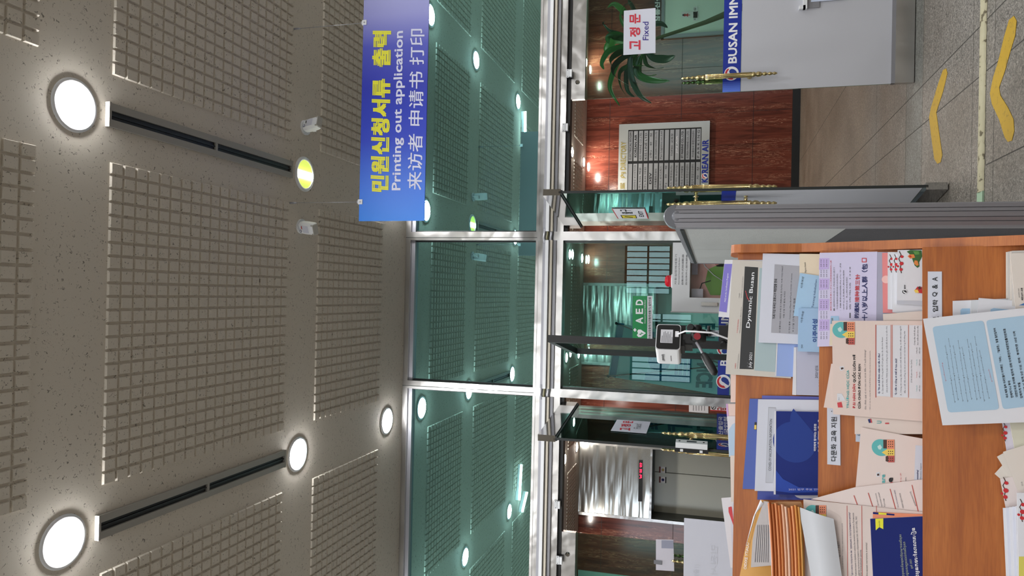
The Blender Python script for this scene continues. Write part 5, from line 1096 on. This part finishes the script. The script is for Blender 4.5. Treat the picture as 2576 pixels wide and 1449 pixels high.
sheet('leaflet', 'blush Russian sheet fanned out at the left of the English leaflet', 'leaflet', [(2040, 1256), (2150, 1226), (2320, 1206), (2322, 1290)], tier(1, .034), mat('paper_blush5', c(224, 208, 204), .7), .04, .001, W2, mk)
def mk(mb, pl):
    globe(mb, pl, 2046, 1290, .95)
    for x in (2131, 2168, 2205): patch(mb, pl, [(x+2, 1449), (x+.5, 1449), (x-1, 1272), (x+.5, 1272)], M_rbr)
    for b_, p0, p1, h, m_ in (('Где я могу получить информацию о поступлении в школу?', (2147, 1449), (2140, 1288), 6, M_navy), ('Консультацию о приёме в школу Вы можете получить в Пусанском', (2156, 1449), (2149, 1290), 5.5, M_grey), ('центре мультикультурного образования (тел. 051) 819-7092, 7003', (2164, 1449), (2157, 1299), 5.5, M_grey), ('или ближайшей школе.', (2168, 1449), (2167, 1382), 5, M_grey), ('Кто может поступить в школу?', (2184, 1449), (2182, 1365), 5, M_txt), ('6~17 лет?', (2115, 1400), (2112, 1362), 7, M_grey), ('Если вам интересно, мы рады быть с вами и вашими детьми в школе', (2122, 1430), (2120, 1316), 3, M_grey)): scribble(mb, pl, b_, p0, p1, h, m_)
sheet('leaflet', 'blush Russian school leaflet beneath the curling white page', 'leaflet', [(2026, 1470), (2021, 1256), (2320, 1288), (2320, 1480)], tier(1, .037), mat('paper_blush6', c(214, 198, 192), .7), .03, .001, W2, mk)
def mk(mb, pl):
    patch(mb, pl, [(2222, 1304), (2202, 1305), (2203, 1334), (2212, 1326), (2222, 1331)], M_yel if 0 else mat('tag_yellow', c(226, 222, 40), .5)); scribble(mb, pl, 'Khmer 2021', (2214, 1325), (2213, 1310), 3, M_grey, .0008)
    kt = mat('ink_khaki', c(170, 180, 150), .6)
    ptext(mb, pl, 'របស់អ្នកទៅសាលារៀន', (2316, 1470), (2304, 1327), (2302, 1472), M_w, .02)
    ptext(mb, pl, 'មគ្គុទ្ទេសក៍សម្រាប់ឪពុកម្តាយសិស្ស', (2277, 1460), (2269, 1344), (2268, 1460), kt); ptext(mb, pl, 'ដែលជួយសម្រួលដល់ការសិក្សា', (2288, 1460), (2279, 1363), (2279, 1460), kt); ptext(mb, pl, 'ឆ្នាំ 2021', (2298, 1430), (2294, 1407), (2290, 1430), kt)
sheet('booklet', 'thin orange-edged navy booklet tucked behind the deep blue Khmer one', 'booklet', [(2195, 1320), (2196, 1288), (2320, 1294), (2320, 1330)], tier(1, .0395), M_sal, .03, .002, W2, lambda mb, pl: (patch(mb, pl, [(2250, 1297), (2196, 1293), (2196, 1288), (2250, 1293)], M_khm), patch(mb, pl, [(2230, 1295), (2210, 1294), (2210, 1289), (2230, 1291)], mat('tag_yellow', c(226, 222, 40), .5), .0008)))
sheet('booklet', 'deep blue Khmer booklet with a yellow ribbon tag', 'booklet', [(2197, 1470), (2189, 1305), (2320, 1299), (2320, 1470)], tier(1, .0425), M_khm, .03, .002, W2, mk, edge=P_white)

# name strips glued on the boards
def strip(lab, px4, k, m, marks): return sheet('name_strip', lab, 'name strip', px4, tier(k, .0016), m, 0, .0014, None, marks)
strip('white strip labelled multicultural education support on the wooden tier', [(2081, 1168), (2080.5, 1020), (2113, 1020), (2114.5, 1171)], 1, P_cool, lambda mb, pl: (ptext(mb, pl, '다문화 교육 지원', (2104, 1160), (2105, 1049), (2090, 1160), M_txt, .01), patch(mb, pl, [(2093, 1036), (2091.5, 1036), (2091.5, 1033.5), (2093, 1033.5)], M_txt)))
strip('small pale strip half hidden behind the English school leaflet', [(2152.5, 1111), (2153, 1030), (2170, 1030), (2168, 1112)], 1, mat('paper_pale_sky', c(188, 200, 216), .7), lambda mb, pl: ptext(mb, pl, '러시아어', (2165, 1096), (2167, 1050), (2155, 1096), M_txt))
strip('white Q and A name strip on the lowest wooden tier', [(2334, 830), (2334, 683), (2369.5, 683), (2370, 830)], 2, P_cool, lambda mb, pl: [ptext(mb, pl, b_, (2358+dx_, y0), (2358+dx_, y1), (2345+dx_, y0), M_txt, .01) for b_, y0, y1, dx_ in (('교', 812, 796, 2), ('입', 785, 770, 1), ('학', 768, 754, 1), ('Q', 746, 735, 0), ('&', 726, 716, 0), ('A', 707, 697, 0))])

# lowest tier in view
def mk(mb, pl):
    lb = mat('panel_blue', c(162, 190, 212), .65)
    def rr(p, q, r, s, m_):   # rounded panel from four corners
        out = []; P = [p, q, r, s]
        for i in range(4):
            a, b, d_ = P[i-1], P[i], P[(i+1) % 4]; la = math.hypot(a[0]-b[0], a[1]-b[1]); ld = math.hypot(d_[0]-b[0], d_[1]-b[1])
            e1 = (b[0]+(a[0]-b[0])*9/la, b[1]+(a[1]-b[1])*9/la); e2 = (b[0]+(d_[0]-b[0])*9/ld, b[1]+(d_[1]-b[1])*9/ld)
            for f in (0, .33, .67, 1): out.append(tuple((1-f)**2*e1[j]+2*f*(1-f)*b[j]+f*f*e2[j] for j in (0, 1)))
        patch(mb, pl, out, m_)
    rr((2385, 1038), (2345, 822), (2474, 806), (2514, 1030), lb); rr((2523, 1030), (2480, 806), (2640, 786), (2665, 1012), lb)
    kk = 'မူးယစ်ဆေးဝါးနှင့်ပတ်သက်သော ဥပဒေ'
    for i, (x, y0, y1) in enumerate(((2404, 1013, 868), (2412, 1007, 850), (2424, 1010, 868), (2436, 1011, 855), (2446, 1005, 872), (2459, 1006, 852), (2468, 1003, 862), (2478, 1010, 845), (2490, 1003, 880))): scribble(mb, pl, kk if i % 2 else kk[:18]+' '+kk[3:20], (x, y0), (x-24, y1), 4.2, M_grey)
    scribble(mb, pl, kk[:14], (2381, 959), (2372, 912), 4, M_redp); scribble(mb, pl, kk[:12], (2497, 960), (2489, 928), 4, M_redp)
    for i, (b_, y0, y1) in enumerate((('국내 체류 일부 외국인들이 마약류인 「야바」, 「필로폰」 등을 밀반입하여', 1000, 825), ('판매하거나 투약', 1000, 957), ('대한민국은 마약류 범죄에 대해 마약류관리에관한법률위반죄로', 998, 826), ('강력하게 처벌', 1001, 962), ('마약 판매 시 징역 5년 이상, 판매 · 투약하면 10년 이하', 1002, 832))): scribble(mb, pl, b_, (2537+12*i, y0), (2537+12*i-(y0-y1)*.185, y1), 6.5, M_txt, bold=.015)
p3 = lambda d, t_=0: Pl(bp(0, 2, d, 0), rn)
sheet('leaflet', 'white leaflet corner with a pale blue tab behind the blue-panelled sheet', 'leaflet', [(2397, 830), (2396.5, 757), (2442, 755), (2444, 830)], p3(.006), P_white, .1, .0015, W3, lambda mb, pl: patch(mb, pl, [(2440, 820), (2416, 820), (2416, 780), (2420, 776), (2440, 776)], M_sky))
sheet('leaflet', 'white leaflet stack standing behind the blue-panelled sheet', 'leaflet', [(2444, 830), (2442, 755), (2560, 752), (2576, 800)], p3(.0115), mat('paper_offwhite', c(206, 208, 212), .7), .1, .004, W3)
sheet('leaflet', 'blank white leaflet just behind the top edge of the blue-panelled sheet', 'leaflet', [(2455, 830), (2462, 749.5), (2600, 760), (2600, 830)], p3(.016), P_white, .1, .002, W3, lambda mb, pl: patch(mb, pl, [(2510, 800), (2490, 800), (2492, 778), (2500, 775), (2540, 779), (2540, 795)], M_sky))
for i in range(4):
    sheet('paper_sheet', ['rearmost', 'second', 'third', 'fourth'][i]+' sheet of the off-white pile at the right end of the lowest tier', 'paper', [(2531+5*i, 770), (2530.5+5*i, 634-i), (2640, 628), (2640, 775)], p3(.006+.0035*i), [P_warm, mat('paper_grey_warm', c(196, 192, 188), .7)][i % 2], .1, .002, W3)
sheet('booklet', 'off-white booklet with a blue corner in front of the pile at the right end', 'booklet', [(2555, 780), (2541, 637), (2660, 634), (2660, 790)], p3(.021), P_warm, .1, .004, W3, lambda mb, pl: (scribble(mb, pl, '운전면허 안내', (2566, 748), (2564, 726), 3.5, M_txt), scribble(mb, pl, '베트남어 교본', (2574, 755), (2572, 724), 5, M_txt, bold=.02), patch(mb, pl, [(2640, 770), (2563, 768), (2640, 735)], mat('corner_blue', c(70, 120, 180), .6))))
sheet('leaflet', 'large white sheet with two pale blue panels leaning on the lowest tier', 'leaflet', [(2371, 1070), (2321.8, 802), (2640, 768), (2640, 1060)], p3(.036), P_white, .03, .0012, W3, mk)
sheet('booklet', 'white plum blossom booklet standing below the blue-panelled sheet', 'booklet', [(2532, 1135), (2519, 1050), (2640, 1050), (2640, 1140)], p3(.008), mat('paper_mauve', c(204, 198, 212), .7), .1, .002, W3, lambda mb, pl: blossom(mb, pl, 2524, 1062, 1.0))
sheet('booklet', 'cream block of pages beside the plum blossom booklet, lowest tier', 'booklet', [(2554, 1140), (2540, 1060), (2640, 1055), (2640, 1140)], p3(.0135), mat('paper_cream', c(206, 204, 186), .7), .1, .004, W3)
sheet('paper_sheet', 'turned paper corner pointing up at the lowest tier', 'paper', [(2502, 1192), (2524, 1168), (2600, 1210), (2580, 1260)], p3(.012), P_warm, .05, .001, W3)
sheet('paper_sheet', 'second turned paper corner above the plum blossom spray', 'paper', [(2508, 1149), (2526, 1139), (2620, 1200), (2600, 1300)], p3(.014), P_warm, .05, .001, W3)
def mk(mb, pl):
    blossom(mb, pl, 2524, 1200, 1.25)
sheet('booklet', 'slanted white booklet with a plum blossom spray, lowest tier', 'booklet', [(2540, 1330), (2516, 1205), (2600, 1190), (2640, 1340)], p3(.0165), mat('paper_soft', c(218, 206, 204), .7), .08, .002, W3, mk)
sheet('paper_sheet', 'large blank off-white sheet tilted across the plum blossom booklets', 'paper', [(2560, 1235), (2523, 1137), (2640, 1100), (2640, 1250)], p3(.021), P_warm, .08, .001, W3, lambda mb, pl: scribble(mb, pl, '안내', (2574, 1222), (2572, 1212), 4, M_txt))
for i in range(5):
    sheet('booklet', ['first', 'second', 'third', 'fourth', 'fifth'][i]+' thin booklet of the white row at the left end of the lowest tier', 'booklet', [(2531+7*i, 1449), (2523+8*i, 1278-1.2*i), (2640, 1278), (2640, 1460)], p3(.0245+.0030*i), [P_white, P_cool][i % 2], .1, .0022, W3)
def mk(mb, pl):
    blossom(mb, pl, 2566, 1255, 1.2); patch(mb, pl, [(2640, 1449), (2563, 1449), (2563, 1400), (2640, 1400)], mat('print_olive', c(206, 196, 90), .6))
sheet('booklet', 'white booklet with plum blossom and a yellow block at the left end', 'booklet', [(2563, 1470), (2558, 1240), (2640, 1240), (2640, 1470)], p3(.0425), P_white, .1, .003, W3, mk)

# curling magazine and white page at the left end
mag = thing('magazine', 'curling ochre magazine with bent orange pages at the left end of the rack', 'magazine', bp(.62, 1, .03, -.2))
och = mat('cover_ochre', c(204, 150, 72), .5); pl = tier(0, .036)
def strip_grid(a, b, pl0, bow, m, n=10):
    """surface between two picture polylines a and b, bowed towards the viewer"""
    rows = []
    for i in range(n+1):
        u = i/n*(len(a)-1); k = min(int(u), len(a)-2); f = u-k
        pa = [a[k][j]+(a[k+1][j]-a[k][j])*f for j in (0, 1)]; pb_ = [b[k][j]+(b[k+1][j]-b[k][j])*f for j in (0, 1)]
        row = []
        for q in range(7):
            v = q/6; row.append(pl0.pt(pa[0]+(pb_[0]-pa[0])*v, pa[1]+(pb_[1]-pa[1])*v, bow*math.sin(math.pi*v)))
        rows.append(row)
    return rows
mb = MB(); mb.grid(strip_grid([(1858, 1462), (1876, 1373), (1895, 1308), (1914, 1257)], [(1945, 1462), (1941, 1400), (1936, 1330), (1932, 1259)], pl, .004, och), och)
pz = pl.off(.0045); patch(mb, pz, [(1942, 1422), (1889, 1427), (1893, 1360), (1900, 1325), (1912, 1290), (1921, 1260), (1934, 1262), (1938, 1340)], mat('page_grey', c(192, 186, 186), .7), .001)
for i in range(7): patch(mb, pz, [(1900.5+5.4*i, 1414), (1899+5.4*i, 1414), (1906+4.4*i, 1320), (1907.2+4.4*i, 1320)], M_grey, .0016)
text(mb, 'OIDIXE YTIAUO', pz.pt(1878, 1432, .001), pz.pt(1885, 1365, .001), pz.pt(1871, 1431, .001), M_w, .01)
mb.build('open_page', mag)
mb = MB(); mb.grid(strip_grid([(1876, 1373), (1895, 1300), (1913, 1257)], [(1877, 1372), (1903, 1290), (1921.5, 1267)], pl.off(.006), .002, P_white), P_white); mb.build('page_edge', mag)
mb = MB(); mb.grid(strip_grid([(1932, 1280), (1937, 1350), (1941, 1449), (1942, 1470)], [(1935.5, 1282), (1944, 1370), (1955.5, 1449), (1957, 1470)], pl.off(.010), .002, P_white), P_white); mb.build('page_edge', mag)
cols_ = [c(186, 110, 62), c(170, 96, 48), c(214, 140, 90), c(196, 120, 66), c(220, 170, 138), c(226, 190, 166), c(190, 118, 66), c(222, 150, 100), c(204, 140, 72), c(196, 140, 70)]
base = tier(1, .036)
for i in range(10):
    m_ = mat(f'page_tint_{i}', cols_[i], .6); x0, x1 = 1934+8.3*i, 1934+8.3*(i+1)+.5; j = (0, 3, 1, 6, 4, 9, 12, 8, 6, 10)[i]; mb = MB()
    mb.grid(strip_grid([(x0-3, 1264+j), (x0+2, 1330), (x0+6, 1400), (x0+8, 1470)], [(x1-3, 1264+j), (x1+2, 1330), (x1+6, 1400), (x1+8, 1470)], base.off(.002+.001*i), .006, m_), m_)
    mb.build('bent_page', mag)
mb = MB(); mb.face([base.pt(x, y, -.001) for x, y in ((1930, 1272), (1937, 1265), (1962, 1262), (1990, 1262), (2014, 1262), (2020, 1275), (1995, 1288), (1960, 1272))], mat('page_tan', c(176, 128, 84), .6)); mb.build('back_page', mag)
mb = MB(); wp = tier(1, .047)
R_ = strip_grid([(2008.8, 1274), (2020, 1330), (2032, 1400), (2044, 1470)], [(2097, 1305), (2104, 1352), (2112, 1410), (2121, 1470)], wp, .008, P_white, 14)
for row in R_: row[0] = row[0]+rn*.004
mb.grid(R_, mat('page_white', c(206, 208, 214), .7)); mb.build('paper_sheet', label='large blank white page curling over the bent orange magazine', cat='paper')

bpy.data.objects.remove(_to)
